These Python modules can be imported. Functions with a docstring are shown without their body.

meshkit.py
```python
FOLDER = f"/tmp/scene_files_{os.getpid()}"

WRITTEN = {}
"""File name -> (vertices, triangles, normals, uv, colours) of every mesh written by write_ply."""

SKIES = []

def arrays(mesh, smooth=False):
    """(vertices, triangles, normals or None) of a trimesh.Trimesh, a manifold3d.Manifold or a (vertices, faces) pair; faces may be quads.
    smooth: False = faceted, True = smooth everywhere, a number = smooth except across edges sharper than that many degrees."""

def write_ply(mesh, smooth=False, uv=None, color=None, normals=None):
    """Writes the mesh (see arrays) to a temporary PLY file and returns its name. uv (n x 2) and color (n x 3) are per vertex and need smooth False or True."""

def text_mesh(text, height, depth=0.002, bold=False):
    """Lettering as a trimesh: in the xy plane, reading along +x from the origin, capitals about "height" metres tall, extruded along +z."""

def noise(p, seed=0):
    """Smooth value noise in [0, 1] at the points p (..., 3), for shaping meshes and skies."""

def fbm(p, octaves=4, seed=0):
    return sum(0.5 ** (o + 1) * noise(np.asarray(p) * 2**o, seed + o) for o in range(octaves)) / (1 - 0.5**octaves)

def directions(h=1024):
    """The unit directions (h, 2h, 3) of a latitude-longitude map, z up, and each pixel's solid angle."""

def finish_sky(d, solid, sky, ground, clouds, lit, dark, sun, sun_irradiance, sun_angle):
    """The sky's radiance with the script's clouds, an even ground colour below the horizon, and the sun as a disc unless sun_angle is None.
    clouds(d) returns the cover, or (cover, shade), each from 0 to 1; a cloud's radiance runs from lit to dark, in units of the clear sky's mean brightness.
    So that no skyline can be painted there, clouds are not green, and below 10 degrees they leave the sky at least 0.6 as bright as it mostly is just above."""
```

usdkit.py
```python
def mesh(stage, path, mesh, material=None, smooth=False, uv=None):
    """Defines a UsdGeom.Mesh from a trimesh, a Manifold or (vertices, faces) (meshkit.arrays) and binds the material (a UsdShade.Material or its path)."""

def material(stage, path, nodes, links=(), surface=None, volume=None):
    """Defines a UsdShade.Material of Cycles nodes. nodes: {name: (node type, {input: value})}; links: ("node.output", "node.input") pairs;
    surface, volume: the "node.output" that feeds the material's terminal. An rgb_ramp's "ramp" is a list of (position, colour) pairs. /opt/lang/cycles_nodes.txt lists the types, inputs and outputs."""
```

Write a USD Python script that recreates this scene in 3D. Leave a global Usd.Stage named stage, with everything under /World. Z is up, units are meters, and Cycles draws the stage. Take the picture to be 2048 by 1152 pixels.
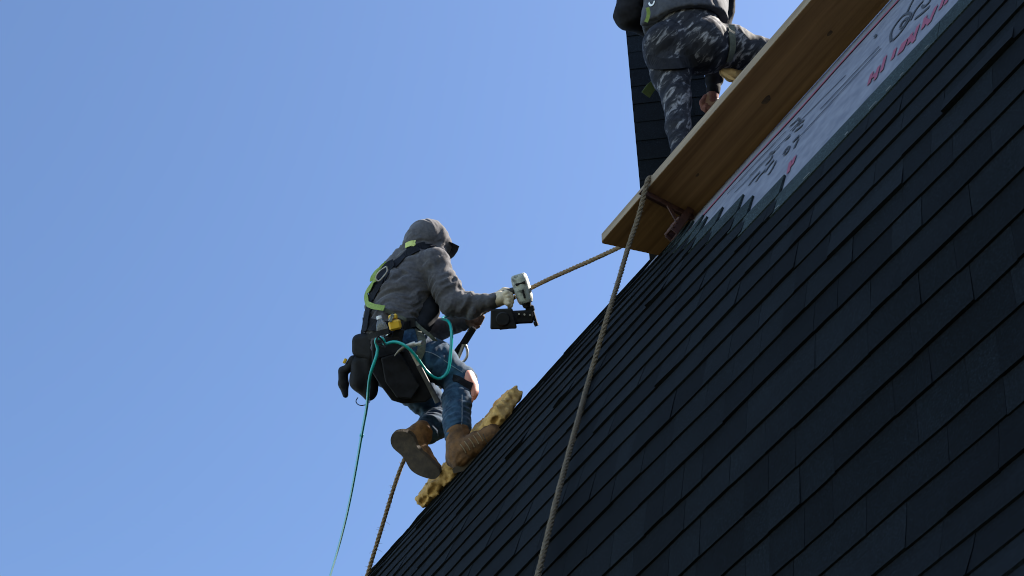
import math, random
import numpy as np, trimesh
import usdkit, meshkit
from pxr import Usd, UsdGeom, UsdLux, UsdShade, Gf, Sdf, Vt
from scipy.interpolate import CubicSpline

stage = Usd.Stage.CreateInMemory()
UsdGeom.SetStageUpAxis(stage, UsdGeom.Tokens.z)
UsdGeom.SetStageMetersPerUnit(stage, 1.0)
world = UsdGeom.Xform.Define(stage, '/World')
stage.SetDefaultPrim(world.GetPrim())
UsdGeom.Scope.Define(stage, '/World/Looks')
random.seed(7)
RNG = np.random.default_rng(7)

# ------------------------------------------------------------------ camera, sky, sun, exposure
EXPOSURE = 1.72
SKY_STRENGTH = 0.05
SKY_GAMMA = 1.3                              # contrast of the clear sky, the same in every direction
SUN_INTENSITY = 1.25
SUN_EL = math.radians(50)
SUN_H = np.array([0.988, 0.15]); SUN_H = SUN_H / np.linalg.norm(SUN_H)
FPX = 3473.0                                  # focal length in pixels of a 2048 px wide picture
PITCH = math.radians(48.9)
F = np.array([0, math.cos(PITCH), math.sin(PITCH)])
U = np.array([0, -math.sin(PITCH), math.cos(PITCH)])
R = np.array([1.0, 0, 0])
Z = np.array([0, 0, 1.0])

cam = UsdGeom.Camera.Define(stage, '/World/camera')
cam.CreateFocalLengthAttr(36.0 * FPX / 2048)
cam.CreateHorizontalApertureAttr(36.0)
cam.CreateVerticalApertureAttr(20.25)
cam.CreateClippingRangeAttr(Gf.Vec2f(0.05, 5000))
cam.CreateExposureAttr(EXPOSURE)
cam.AddTransformOp().Set(Gf.Matrix4d(*R, 0, *U, 0, *(-F), 0, 0, 0, 0, 1))

SUN = np.array([SUN_H[0] * math.cos(SUN_EL), SUN_H[1] * math.cos(SUN_EL), math.sin(SUN_EL)])
sky = UsdLux.DomeLight.Define(stage, '/World/sky')
skymat = usdkit.material(stage, '/World/Looks/sky_air', {
    's': ('sky_texture', {'sky_type': 'single_scattering', 'sun_disc': False, 'sun_elevation': SUN_EL,
                          'sun_rotation': math.atan2(SUN_H[0], SUN_H[1]), 'altitude': 100.0,
                          'air_density': 1.1, 'aerosol_density': 0.7, 'ozone_density': 0.35}),
    'g': ('gamma', {'gamma': SKY_GAMMA}),
    'b': ('background_shader', {'strength': SKY_STRENGTH})}, [('s.color', 'g.color'), ('g.color', 'b.color')], surface='b.background')
UsdShade.MaterialBindingAPI.Apply(sky.GetPrim()).Bind(skymat)
sky.GetPrim().SetCustomDataByKey('kind', 'structure')
sun = UsdLux.DistantLight.Define(stage, '/World/sun')
sun.CreateNormalizeAttr(True)
sun.CreateIntensityAttr(SUN_INTENSITY)
sun.CreateAngleAttr(0.5)
sun.CreateColorAttr(Gf.Vec3f(1.0, 0.93, 0.84))
_x = np.cross([0, 0, 1.0], SUN); _x /= np.linalg.norm(_x); _y = np.cross(SUN, _x)
sun.AddTransformOp().Set(Gf.Matrix4d(*_x, 0, *_y, 0, *SUN, 0, 0, 0, 0, 1))

# ------------------------------------------------------------------ helpers
taken = {}
def numbered(parent, name):
    k = (parent, name); i = taken.get(k, 0); taken[k] = i + 1
    return name if i == 0 else f'{name}_{i:03d}'

def tag(p, label=None, cat=None, group=None, kind=None):
    for k, v in (('label', label), ('category', cat), ('group', group), ('kind', kind)):
        if v: p.SetCustomDataByKey(k, v)
    return p

def path_of(o):
    return '/World' if o is None else str(o.GetPath())

def thing(name, label, cat, group=None, at=(0, 0, 0), parent=None):
    pp = path_of(parent)
    x = UsdGeom.Xform.Define(stage, pp + '/' + numbered(pp, name))
    return tag(x.GetPrim(), label, cat, group)

def obj(name, mesh, mat, parent=None, smooth=False, label=None, tone=None, **kw):
    pp = path_of(parent)
    m = usdkit.mesh(stage, pp + '/' + numbered(pp, name), mesh, mat, smooth)
    if tone is not None:
        pv = UsdGeom.PrimvarsAPI(m).CreatePrimvar('tone', Sdf.ValueTypeNames.Color3fArray, 'vertex')
        n = len(m.GetPointsAttr().Get())
        t = np.broadcast_to(np.asarray(tone, np.float32).reshape(-1, 1), (n, 3))
        pv.Set(Vt.Vec3fArray.FromNumpy(np.ascontiguousarray(t)))
    return tag(m.GetPrim(), label, **kw)

def cat(*ms):
    ms = [m for m in ms if m is not None]
    return trimesh.util.concatenate([trimesh.Trimesh(*meshkit.arrays(m)[:2], process=False) for m in ms])

def ray(x, y):
    return F + R * (x - 1024) / FPX - U * (y - 576) / FPX
def P(x, y, depth):
    """the point seen at a photograph pixel, at a distance along the lens axis"""
    return ray(x, y) * depth
def proj(Q):
    Q = np.asarray(Q, float); w = Q @ F
    return np.stack([1024 + FPX * (Q @ R) / w, 576 - FPX * (Q @ U) / w], -1)
def unit(v):
    v = np.asarray(v, float); return v / max(np.linalg.norm(v), 1e-9)

def spline(pts, n):
    pts = np.asarray(pts, float)
    t = np.r_[0, np.cumsum(np.linalg.norm(np.diff(pts, axis=0), axis=1) ** 0.7)]
    return CubicSpline(t, pts, bc_type='natural')(np.linspace(0, t[-1], n))

def frames(p):
    T = np.gradient(p, axis=0); T /= np.linalg.norm(T, axis=1, keepdims=True)
    N = np.zeros_like(p); a = np.cross(T[0], [0.3, 0.5, 0.8]); N[0] = a / np.linalg.norm(a)
    for i in range(1, len(p)):
        v = N[i - 1] - T[i] * (N[i - 1] @ T[i]); N[i] = v / np.linalg.norm(v)
    return T, N, np.cross(T, N)

def tube(p, r, seg=8, flat=(1, 1)):
    p = np.asarray(p, float); r = np.broadcast_to(r, len(p)); T, N, B = frames(p)
    a = np.linspace(0, 2 * np.pi, seg, endpoint=False)
    V = p[:, None] + r[:, None, None] * (np.cos(a)[None, :, None] * N[:, None] * flat[0] + np.sin(a)[None, :, None] * B[:, None] * flat[1])
    V = np.vstack([V.reshape(-1, 3), p[0], p[-1]]); f = []; n = len(p)
    i, j = np.meshgrid(np.arange(n - 1), np.arange(seg), indexing='ij'); i, j = i.ravel(), j.ravel(); k = (j + 1) % seg
    f = np.vstack([np.c_[i * seg + j, i * seg + k, (i + 1) * seg + k], np.c_[i * seg + j, (i + 1) * seg + k, (i + 1) * seg + j]])
    j = np.arange(seg); k = (j + 1) % seg
    f = np.vstack([f, np.c_[np.full(seg, n * seg), k, j], np.c_[np.full(seg, n * seg + 1), (n - 1) * seg + j, (n - 1) * seg + k]])
    return trimesh.Trimesh(V, f, process=False)

def ribbon(p, nrm, width, thick):
    """webbing: a flat band along p whose face looks along nrm"""
    p = np.asarray(p, float); T = np.gradient(p, axis=0); T /= np.linalg.norm(T, axis=1, keepdims=True)
    nrm = np.broadcast_to(nrm, p.shape); S = np.cross(T, nrm); S /= np.linalg.norm(S, axis=1, keepdims=True); Nn = np.cross(S, T)
    w = np.broadcast_to(width, len(p))[:, None] / 2; h = thick / 2
    V = np.stack([p - S * w - Nn * h, p + S * w - Nn * h, p + S * w + Nn * h, p - S * w + Nn * h], 1).reshape(-1, 3)
    f = []; n = len(p)
    for i in range(n - 1):
        for j in range(4):
            a, b = i * 4 + j, i * 4 + (j + 1) % 4
            f += [[a, b, b + 4], [a, b + 4, a + 4]]
    f += [[0, 2, 1], [0, 3, 2]]; e = (n - 1) * 4; f += [[e, e + 1, e + 2], [e, e + 2, e + 3]]
    m = trimesh.Trimesh(V, f, process=False); m.fix_normals(); return m

def hull(pts):
    return trimesh.convex.convex_hull(np.asarray(pts, float))
ICO = trimesh.creation.icosphere(2).vertices
def balls(cr):
    """convex hull of spheres (centre, radius): soft pouches and rounded lumps"""
    return hull(np.vstack([ICO * r + c for c, r in cr]))
def cbox(c, ax, size, bev=0.004):
    """chamfered box: centre, three axes (rows), full sizes"""
    s = np.asarray(size, float) / 2; b = min(bev, s.min() * 0.45); pts = []
    for sg in np.array(np.meshgrid([-1, 1], [-1, 1], [-1, 1])).T.reshape(-1, 3):
        for k in range(3):
            q = s - b; q = q.copy(); q[k] = s[k]; pts.append(sg * q)
    return hull(np.asarray(pts) @ np.asarray(ax, float) + c)
def prism(poly, o, ax, lo, hi):
    """polygon in (ax0, ax1) extruded along ax2 from lo to hi"""
    import shapely.geometry as sg
    m = trimesh.creation.extrude_polygon(sg.Polygon(poly).buffer(0), hi - lo, engine='earcut')
    v = m.vertices; V = o + v[:, :1] * ax[0] + v[:, 1:2] * ax[1] + (v[:, 2:3] + lo) * ax[2]
    m2 = trimesh.Trimesh(V, m.faces, process=False)
    if np.linalg.det(np.array(ax)) < 0: m2.invert()
    return m2
def cyl(a, b, ra, rb=None, seg=20, bev=0.0):
    a, b = np.asarray(a, float), np.asarray(b, float); rb = ra if rb is None else rb; L = np.linalg.norm(b - a); t = (b - a) / L
    if bev:
        return tube([a, a + t * 1e-5, a + t * bev, b - t * bev, b - t * 1e-5, b], [0.001, ra - bev, ra, rb, rb - bev, 0.001], seg)
    return tube([a, a + t * 1e-5, b - t * 1e-5, b], [ra * .98, ra, rb, rb * .98], seg)

# ------------------------------------------------------------------ signed distance bodies
def surface_nets(fld, o, h):
    s = fld < 0; nx, ny, nz = fld.shape
    C = [(a, b, c) for a in (0, 1) for b in (0, 1) for c in (0, 1)]
    cnt = sum(s[a:nx - 1 + a, b:ny - 1 + b, c:nz - 1 + c].astype(np.int8) for a, b, c in C)
    cells = np.argwhere((cnt > 0) & (cnt < 8)); idx = -np.ones((nx - 1, ny - 1, nz - 1), int); idx[tuple(cells.T)] = np.arange(len(cells))
    val = np.stack([fld[tuple((cells + c).T)] for c in C], 1); acc = np.zeros((len(cells), 3)); num = np.zeros(len(cells))
    for i in range(8):
        for j in range(i + 1, 8):
            if sum(abs(np.subtract(C[i], C[j]))) == 1:
                va, vb = val[:, i], val[:, j]; m = (va < 0) != (vb < 0); t = np.where(m, va / np.where(m, va - vb, 1), 0)
                acc += m[:, None] * (np.array(C[i]) + t[:, None] * np.subtract(C[j], C[i])); num += m
    V = o + h * (cells + acc / num[:, None]); faces = []
    for ax in range(3):
        u, v = (ax + 1) % 3, (ax + 2) % 3; e = np.eye(3, dtype=int)
        A = s[tuple(slice(0, n - (k == ax)) for k, n in enumerate(s.shape))]; B = s[tuple(slice(int(k == ax), None) for k in range(3))]
        p = np.argwhere(A != B); p = p[(p[:, u] > 0) & (p[:, v] > 0) & (p[:, u] < s.shape[u] - 1) & (p[:, v] < s.shape[v] - 1)]
        q = [idx[tuple((p + off).T)] for off in (-e[u] - e[v], -e[v], 0 * e[u], -e[u])]
        q = np.stack(q, 1); inside = A[tuple(p.T)]; q[~inside] = q[~inside][:, ::-1]; faces.append(q)
    Q = np.vstack(faces); Q = Q[(Q >= 0).all(1)]
    return trimesh.Trimesh(V, np.vstack([Q[:, [0, 1, 2]], Q[:, [0, 2, 3]]]), process=False)

def sd_cap(p, a, b, ra, rb):
    ba = b - a; t = np.clip(((p - a) @ ba) / (ba @ ba), 0, 1)
    return np.linalg.norm(p - a - t[..., None] * ba, axis=-1) - (ra + (rb - ra) * t)
def sd_ell(p, c, A, r):
    q = (p - c) @ np.asarray(A).T; k0 = np.linalg.norm(q / r, axis=-1); k1 = np.linalg.norm(q / (r * r), axis=-1)
    return k0 * (k0 - 1) / np.maximum(k1, 1e-9)

def body(prims, h=0.008, grow=0.0, cut=None, k=0.03):
    """smooth union of ('c', a, b, ra, rb) tapered capsules and ('e', centre, axes, radii) ellipsoids, each with an optional blend width"""
    lo, hi = [], []
    for q in prims:
        r = max(q[3], q[4]) if q[0] == 'c' else max(q[3]); pts = [q[1], q[2]] if q[0] == 'c' else [q[1]]
        lo.append(np.min(pts, 0) - r); hi.append(np.max(pts, 0) + r)
    o = np.min(lo, 0) - 0.03 - grow; n = np.ceil((np.max(hi, 0) + 0.03 + grow - o) / h).astype(int) + 1
    fld = np.full(n, 1.0, np.float32)
    for q, l, g in zip(prims, lo, hi):
        kk = q[5] if len(q) > 5 and q[0] == 'c' else (q[4] if q[0] == 'e' and len(q) > 4 else k); m = kk + grow + 3 * h
        i0 = np.maximum(np.floor((l - m - o) / h).astype(int), 0); i1 = np.minimum(np.ceil((g + m - o) / h).astype(int) + 1, n)
        sl = tuple(slice(a, b) for a, b in zip(i0, i1))
        G = np.stack(np.meshgrid(*[o[a] + h * np.arange(i0[a], i1[a]) for a in range(3)], indexing='ij'), -1)
        dd = (sd_cap(G, *q[1:5]) if q[0] == 'c' else sd_ell(G, q[1], q[2], np.asarray(q[3], float))) - grow
        f0 = fld[sl]; w = np.clip(0.5 + 0.5 * (f0 - dd) / kk, 0, 1) if kk > 0 else (dd < f0) * 1.0
        fld[sl] = f0 * (1 - w) + dd * w - kk * w * (1 - w)
    if cut is not None:
        G = np.stack(np.meshgrid(*[o[a] + h * np.arange(n[a]) for a in range(3)], indexing='ij'), -1)
        fld = np.maximum(fld, cut(G))
    return surface_nets(fld, o, h)

def normals(m):
    return meshkit.arrays(m, True)[2]
def laplace(m, x, it):
    e = m.edges_unique; n = np.bincount(e.ravel(), minlength=len(m.vertices)).astype(float)
    for _ in range(it):
        a = np.zeros_like(x); np.add.at(a, e[:, 0], x[e[:, 1]]); np.add.at(a, e[:, 1], x[e[:, 0]])
        x = 0.5 * x + 0.5 * (a.T / np.maximum(n, 1)).T
    return x
def folds(m, prims, amp, fa=26.0, fc=6.0, seed=1, it=2, tilt=0.4, calm=None):
    """cloth creases that run mostly across each limb"""
    V = np.array(m.vertices); best = np.full(len(V), 9.0); co = np.zeros_like(V); am = np.ones(len(V))
    for i, q in enumerate(prims):
        if q[0] != 'c': continue
        a, b = q[1], q[2]; L = np.linalg.norm(b - a)
        if L < 1e-4: continue
        t = (b - a) / L; dd = sd_cap(V, a, b, q[3], q[4]); s = (V - a) @ t; rad = V - a - s[:, None] * t
        c = t * (s[:, None] + tilt * (rad @ R)[:, None]) * fa + rad * fc + i * 3.7
        w = dd < best; best[w] = dd[w]; co[w] = c[w]
    co = co + 1.3 * np.stack([meshkit.noise(V * 7.0, seed + 40 + j) - 0.5 for j in range(3)], 1) * np.array([1.6, 1.6, 1.6])
    n1 = meshkit.fbm(co + seed * 11.3, 3, seed); n2 = meshkit.noise(co * 0.45 + 5, seed + 9)
    r = (1 - np.abs(2 * n1 - 1) * 2.2) * (0.35 + 0.9 * n2)
    if calm is not None: r = r * (1 - 0.75 * np.exp(-(np.linalg.norm(V - calm[0], axis=1) / calm[1]) ** 4))
    r = laplace(m, r, it)
    m.vertices = V + normals(m) * (r * amp)[:, None]
    return m

def hit(px, meshes, off=0.004):
    """nearest point of the meshes seen at each pixel, with its normal, moved off along it; pixels that miss borrow from their neighbours"""
    tris = np.vstack([np.array(m.vertices)[np.array(m.faces)] for m in meshes]); nn = np.cross(tris[:, 1] - tris[:, 0], tris[:, 2] - tris[:, 0])
    out, on = [], []
    pj = proj(tris.reshape(-1, 3)).reshape(-1, 3, 2); bb0, bb1 = pj.min(1), pj.max(1)
    for x, y in px:
        c = np.nonzero((bb0[:, 0] <= x) & (bb1[:, 0] >= x) & (bb0[:, 1] <= y) & (bb1[:, 1] >= y))[0]; best = None; d = ray(x, y)
        for k in c:
            a, e1, e2 = tris[k, 0], tris[k, 1] - tris[k, 0], tris[k, 2] - tris[k, 0]; h = np.cross(d, e2); det = e1 @ h
            if abs(det) < 1e-12: continue
            s = -a; u = s @ h / det; q = np.cross(s, e1); v = d @ q / det; t = e2 @ q / det
            if u >= -1e-6 and v >= -1e-6 and u + v <= 1 + 1e-6 and (best is None or t < best[0]): best = (t, k)
        if best is None: out.append(None); on.append(None)
        else:
            n_ = unit(nn[best[1]]); n_ = n_ if n_ @ d < 0 else -n_; out.append(d * best[0] + n_ * off); on.append(n_)
    good = [i for i, o in enumerate(out) if o is not None]
    for i, o in enumerate(out):
        if o is None:
            if not good: out[i] = P(*px[i], float(np.median(tris @ F))); on[i] = -unit(ray(*px[i])); continue
            j = min(good, key=lambda g: abs(g - i)); out[i] = P(*px[i], out[j] @ F); on[i] = on[j]
    return np.array(out), np.array(on)
def drape(px, meshes, width, thick=0.003, off=0.004, n=24, sm=3):
    px = spline(np.c_[np.asarray(px, float), np.zeros(len(px))], n)[:, :2]; p, q = hit(px, meshes, off)
    for _ in range(sm):
        p[1:-1] = (p[:-2] + 2 * p[1:-1] + p[2:]) / 4; q[1:-1] = (q[:-2] + 2 * q[1:-1] + q[2:]) / 4
    q /= np.linalg.norm(q, axis=1, keepdims=True); p = p + q * thick / 2
    return ribbon(p, q, width, thick), p, q

# ------------------------------------------------------------------ materials
def mat(name, c1, c2=None, rough=0.7, scale=20.0, stretch=None, bump=0.0, bscale=200.0, ramp=(0.35, 0.65), spec=0.5, metal=0.0, sheen=0.0, detail=4.0, extra=None, coat=0.0, trans=0.0):
    c2 = c2 or c1
    nodes = {'g': ('geometry', {}), 'n': ('noise_texture', {'scale': scale, 'detail': detail, 'roughness': 0.6}),
             'r': ('rgb_ramp', {'ramp': [(ramp[0], c1), (ramp[1], c2)]}),
             'p': ('principled_bsdf', {'roughness': rough, 'specular_ior_level': spec, 'metallic': metal, 'sheen_weight': sheen, 'coat_weight': coat, 'transmission_weight': trans})}
    links = [('n.fac', 'r.fac'), ('r.color', 'p.base_color')]
    if stretch is not None:
        nodes['m'] = ('mapping', {'mapping_type': 'texture', 'rotation': stretch[0], 'scale': stretch[1]})
        links += [('g.position', 'm.vector'), ('m.vector', 'n.vector')]
    else: links += [('g.position', 'n.vector')]
    if bump:
        nodes['bn'] = ('noise_texture', {'scale': bscale, 'detail': 3.0}); nodes['b'] = ('bump', {'strength': bump, 'distance': 0.004})
        links += [('m.vector' if stretch is not None and bscale < 0 else 'g.position', 'bn.vector'), ('bn.fac', 'b.height'), ('b.normal', 'p.normal')]
    return usdkit.material(stage, '/World/Looks/' + name, nodes, links, surface='p.BSDF')

def tone_mat(name, lo, hi, rough=0.9, spec=0.08):
    """asphalt shingle: granules, and a tone per piece"""
    return usdkit.material(stage, '/World/Looks/' + name, {
        'g': ('geometry', {}), 't': ('attribute', {'attribute': 'tone'}),
        'gr': ('noise_texture', {'scale': 150.0, 'detail': 5.0, 'roughness': 0.85}), 'gc': ('rgb_ramp', {'ramp': [(0.32, (0.2,) * 3), (0.5, (0.8,) * 3), (0.6, (1.9,) * 3), (0.70, (7.0,) * 3)]}),
        'lg': ('noise_texture', {'scale': 3.0, 'detail': 4.0}), 'lc': ('rgb_ramp', {'ramp': [(0.3, (0.75,) * 3), (0.7, (1.2,) * 3)]}),
        'tc': ('rgb_ramp', {'ramp': [(0.0, lo), (1.0, hi)]}),
        'm1': ('mix_color', {'blend_type': 'multiply', 'fac': 1.0, 'use_clamp': False}), 'm2': ('mix_color', {'blend_type': 'multiply', 'fac': 1.0, 'use_clamp': False}),
        'b': ('bump', {'strength': 0.5, 'distance': 0.002}), 'p': ('principled_bsdf', {'roughness': rough, 'specular_ior_level': spec})},
        [('g.position', 'gr.vector'), ('g.position', 'lg.vector'), ('gr.fac', 'gc.fac'), ('lg.fac', 'lc.fac'), ('t.fac', 'tc.fac'), ('tc.color', 'm1.a'), ('gc.color', 'm1.b'),
         ('m1.result', 'm2.a'), ('lc.color', 'm2.b'), ('m2.result', 'p.base_color'), ('gr.fac', 'b.height'), ('b.normal', 'p.normal')], surface='p.BSDF')

M = {}
M['shingle'] = tone_mat('shingle_granules', (0.0019, 0.0029, 0.0042), (0.0050, 0.0071, 0.0096))
M['headlap'] = tone_mat('shingle_headlap', (0.016, 0.024, 0.028), (0.026, 0.037, 0.042))
M['underlay'] = mat('underlayment', (0.125, 0.135, 0.18), (0.18, 0.19, 0.24), 0.75, 14, bump=0.6, bscale=25, spec=0.1)
M['print_black'] = mat('print_black', (0.02, 0.022, 0.028), rough=0.6)
M['print_red'] = mat('print_red', (0.17, 0.035, 0.07), (0.21, 0.05, 0.09), rough=0.7)
M['seal'] = mat('sealant_dots', (0.16, 0.17, 0.17), rough=0.6)
M['deck'] = mat('deck', (0.03, 0.03, 0.032), rough=0.9)
M['siding'] = mat('siding', (0.35, 0.34, 0.31), (0.42, 0.41, 0.38), rough=0.8, scale=3)
M['ground'] = mat('ground_dirt_grass', (0.035, 0.045, 0.02), (0.07, 0.065, 0.04), rough=0.95, scale=1.5)
yaw = math.atan2(math.cos(math.radians(32.4)), -math.sin(math.radians(32.4)))
M['wood'] = mat('plank_wood', (0.13, 0.063, 0.022), (0.27, 0.15, 0.062), 0.85, 1.0, stretch=((0, 0, yaw), (0.8, 0.032, 0.032)), bump=0.3, bscale=120, detail=6, ramp=(0.3, 0.7))
M['wood_skylit'] = mat('plank_edge', (0.18, 0.13, 0.085), (0.28, 0.215, 0.15), 0.85, 1.0, stretch=((0, 0, yaw), (0.5, 0.04, 0.04)), bump=0.3, bscale=120, detail=6)  # plank wood made paler, skylight on the edge put into the colour
M['knot'] = mat('wood_knot', (0.04, 0.021, 0.010), (0.085, 0.047, 0.02), 0.8, 60)
M['bracket'] = mat('bracket_paint', (0.03, 0.009, 0.008), (0.06, 0.019, 0.014), 0.7, 60, bump=0.2)
M['rope'] = mat('rope_fibre', (0.085, 0.066, 0.045), (0.165, 0.125, 0.085), 0.9, 120, bump=0.5, bscale=500)
M['rope_dark'] = mat('rope_weathered', (0.17, 0.115, 0.065), (0.27, 0.19, 0.11), 0.9, 120, bump=0.5, bscale=500)
M['hose'] = mat('hose_teal', (0.0, 0.30, 0.29), (0.01, 0.36, 0.34), 0.22, 10, coat=0.4)
M['foam'] = mat('foam_yellow', (0.40, 0.235, 0.078), (0.64, 0.41, 0.15), 0.95, 25, bump=0.9, bscale=90)
M['hoodie'] = mat('hoodie_grey', (0.056, 0.054, 0.064), (0.086, 0.083, 0.094), 0.9, 60, bump=0.25, bscale=350, sheen=0.15, spec=0.2)
M['denim'] = mat('denim', (0.006, 0.022, 0.052), (0.030, 0.072, 0.13), 0.9, 22, bump=0.3, bscale=500, sheen=0.1, spec=0.2)
M['denim_seam'] = mat('denim_stitch', (0.16, 0.20, 0.25), rough=0.9)
M['black'] = mat('black_fabric', (0.010, 0.010, 0.013), (0.017, 0.017, 0.021), 0.85, 30, bump=0.3, bscale=300, spec=0.1)
M['leather'] = mat('black_leather', (0.006, 0.006, 0.008), (0.012, 0.0125, 0.017), 0.6, 18, bump=0.4, bscale=120, spec=0.15)
M['vest'] = mat('navy_black_webbing', (0.008, 0.009, 0.013), (0.014, 0.015, 0.021), 0.85, 40, bump=0.4, bscale=400, spec=0.1)
M['webbing'] = mat('green_webbing', (0.17, 0.25, 0.055), (0.24, 0.33, 0.08), 0.85, 80, bump=0.3, bscale=600)
M['strap_green'] = mat('moss_strap', (0.05, 0.075, 0.02), (0.08, 0.11, 0.03), 0.85, 80)
M['webbing_lime'] = mat('lime_webbing', (0.45, 0.52, 0.16), (0.52, 0.58, 0.2), 0.8, 60)
M['strap_olive'] = mat('olive_strap', (0.045, 0.05, 0.038), (0.075, 0.08, 0.06), 0.85, 60, bump=0.3, bscale=500)
M['boot'] = mat('boot_suede', (0.10, 0.046, 0.015), (0.22, 0.105, 0.035), 0.9, 28, bump=0.4, bscale=200, sheen=0.1)
M['boot_shaded'] = mat('boot_shaded_suede', (0.06, 0.027, 0.009), (0.155, 0.072, 0.024), 0.9, 22, bump=0.5, bscale=160)  # the boot suede darkened to paint the shade the roofer casts on it
M['lace'] = mat('boot_lace', (0.16, 0.11, 0.06), (0.22, 0.16, 0.09), 0.9, 60)
M['sole'] = mat('boot_sole', (0.035, 0.025, 0.017), (0.07, 0.05, 0.032), 0.85, 25, bump=0.7, bscale=70)
M['tan'] = mat('boot_tan', (0.42, 0.26, 0.10), (0.55, 0.37, 0.17), 0.9, 28, bump=0.4, bscale=200)
M['glove'] = mat('glove_cream', (0.52, 0.44, 0.33), (0.66, 0.58, 0.46), 0.9, 40, bump=0.4, bscale=250)
M['glove_brown'] = mat('glove_brown', (0.10, 0.055, 0.04), (0.17, 0.10, 0.075), 0.9, 40, bump=0.4, bscale=250)
M['glove_red'] = mat('glove_red', (0.16, 0.06, 0.05), (0.26, 0.12, 0.10), 0.85, 60, spec=0.2)
M['skin'] = mat('skin', (0.30, 0.17, 0.11), (0.36, 0.21, 0.14), 0.55, 20)
M['knee'] = mat('knee_pad', (0.62, 0.25, 0.19), (0.70, 0.31, 0.24), 0.6, 14, bump=0.15, bscale=80)
M['steel'] = mat('cast_alloy', (0.07, 0.075, 0.07), (0.40, 0.43, 0.40), 0.5, 28, ramp=(0.33, 0.5), metal=0.3, bump=0.2, bscale=90)
M['worn_steel'] = mat('worn_steel', (0.32, 0.30, 0.28), (0.55, 0.53, 0.50), 0.4, 40, metal=0.6)
M['black_plastic'] = mat('black_plastic', (0.009, 0.009, 0.011), (0.016, 0.016, 0.018), 0.55, 30, bump=0.15, bscale=150, spec=0.2)
M['grip'] = mat('rubber_grip', (0.018, 0.017, 0.017), (0.05, 0.047, 0.045), 0.6, 35, bump=0.3, bscale=150)
M['yellow'] = mat('yellow_plastic', (0.62, 0.36, 0.02), (0.70, 0.43, 0.04), 0.45, 20)
M['cap_white'] = mat('white_cap', (0.75, 0.76, 0.78), rough=0.4)
M['bottle'] = usdkit.material(stage, '/World/Looks/clear_bottle', {'p': ('principled_bsdf', {'base_color': (0.92, 0.95, 1.0), 'roughness': 0.06, 'transmission_weight': 0.85, 'ior': 1.33})}, surface='p.BSDF')
M['tan_wood'] = M['tan']
from scipy.spatial.transform import Rotation as _Rot
_sx = unit(R * 0.66 + U * 0.75); _sz = F - _sx * (F @ _sx); _sz = unit(_sz); _sy = np.cross(_sz, _sx)
STREAK = tuple(_Rot.from_matrix(np.stack([_sx, _sy, _sz], 1)).as_euler('xyz'))
def camo(name, dark, mid, light):
    return usdkit.material(stage, '/World/Looks/' + name, {
        'g': ('geometry', {}), 'm': ('mapping', {'mapping_type': 'texture', 'rotation': STREAK, 'scale': (0.10, 0.030, 0.05)}),
        'n': ('noise_texture', {'scale': 1.0, 'detail': 5.0, 'roughness': 0.62, 'distortion': 0.5}),
        'r': ('rgb_ramp', {'ramp': [(0.40, dark), (0.47, mid), (0.54, mid), (0.70, light)]}), 'p': ('principled_bsdf', {'roughness': 0.7, 'specular_ior_level': 0.15})},
        [('g.position', 'm.vector'), ('m.vector', 'n.vector'), ('n.fac', 'r.fac'), ('r.color', 'p.base_color')], surface='p.BSDF')
M['camo'] = camo('streaked_leggings', (0.006, 0.006, 0.009), (0.016, 0.016, 0.021), (0.27, 0.26, 0.28))
M['shirt'] = mat('slate_shirt', (0.035, 0.037, 0.05), (0.055, 0.058, 0.072), 0.85, 50, bump=0.2, bscale=350, sheen=0.1, spec=0.2)

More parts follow.
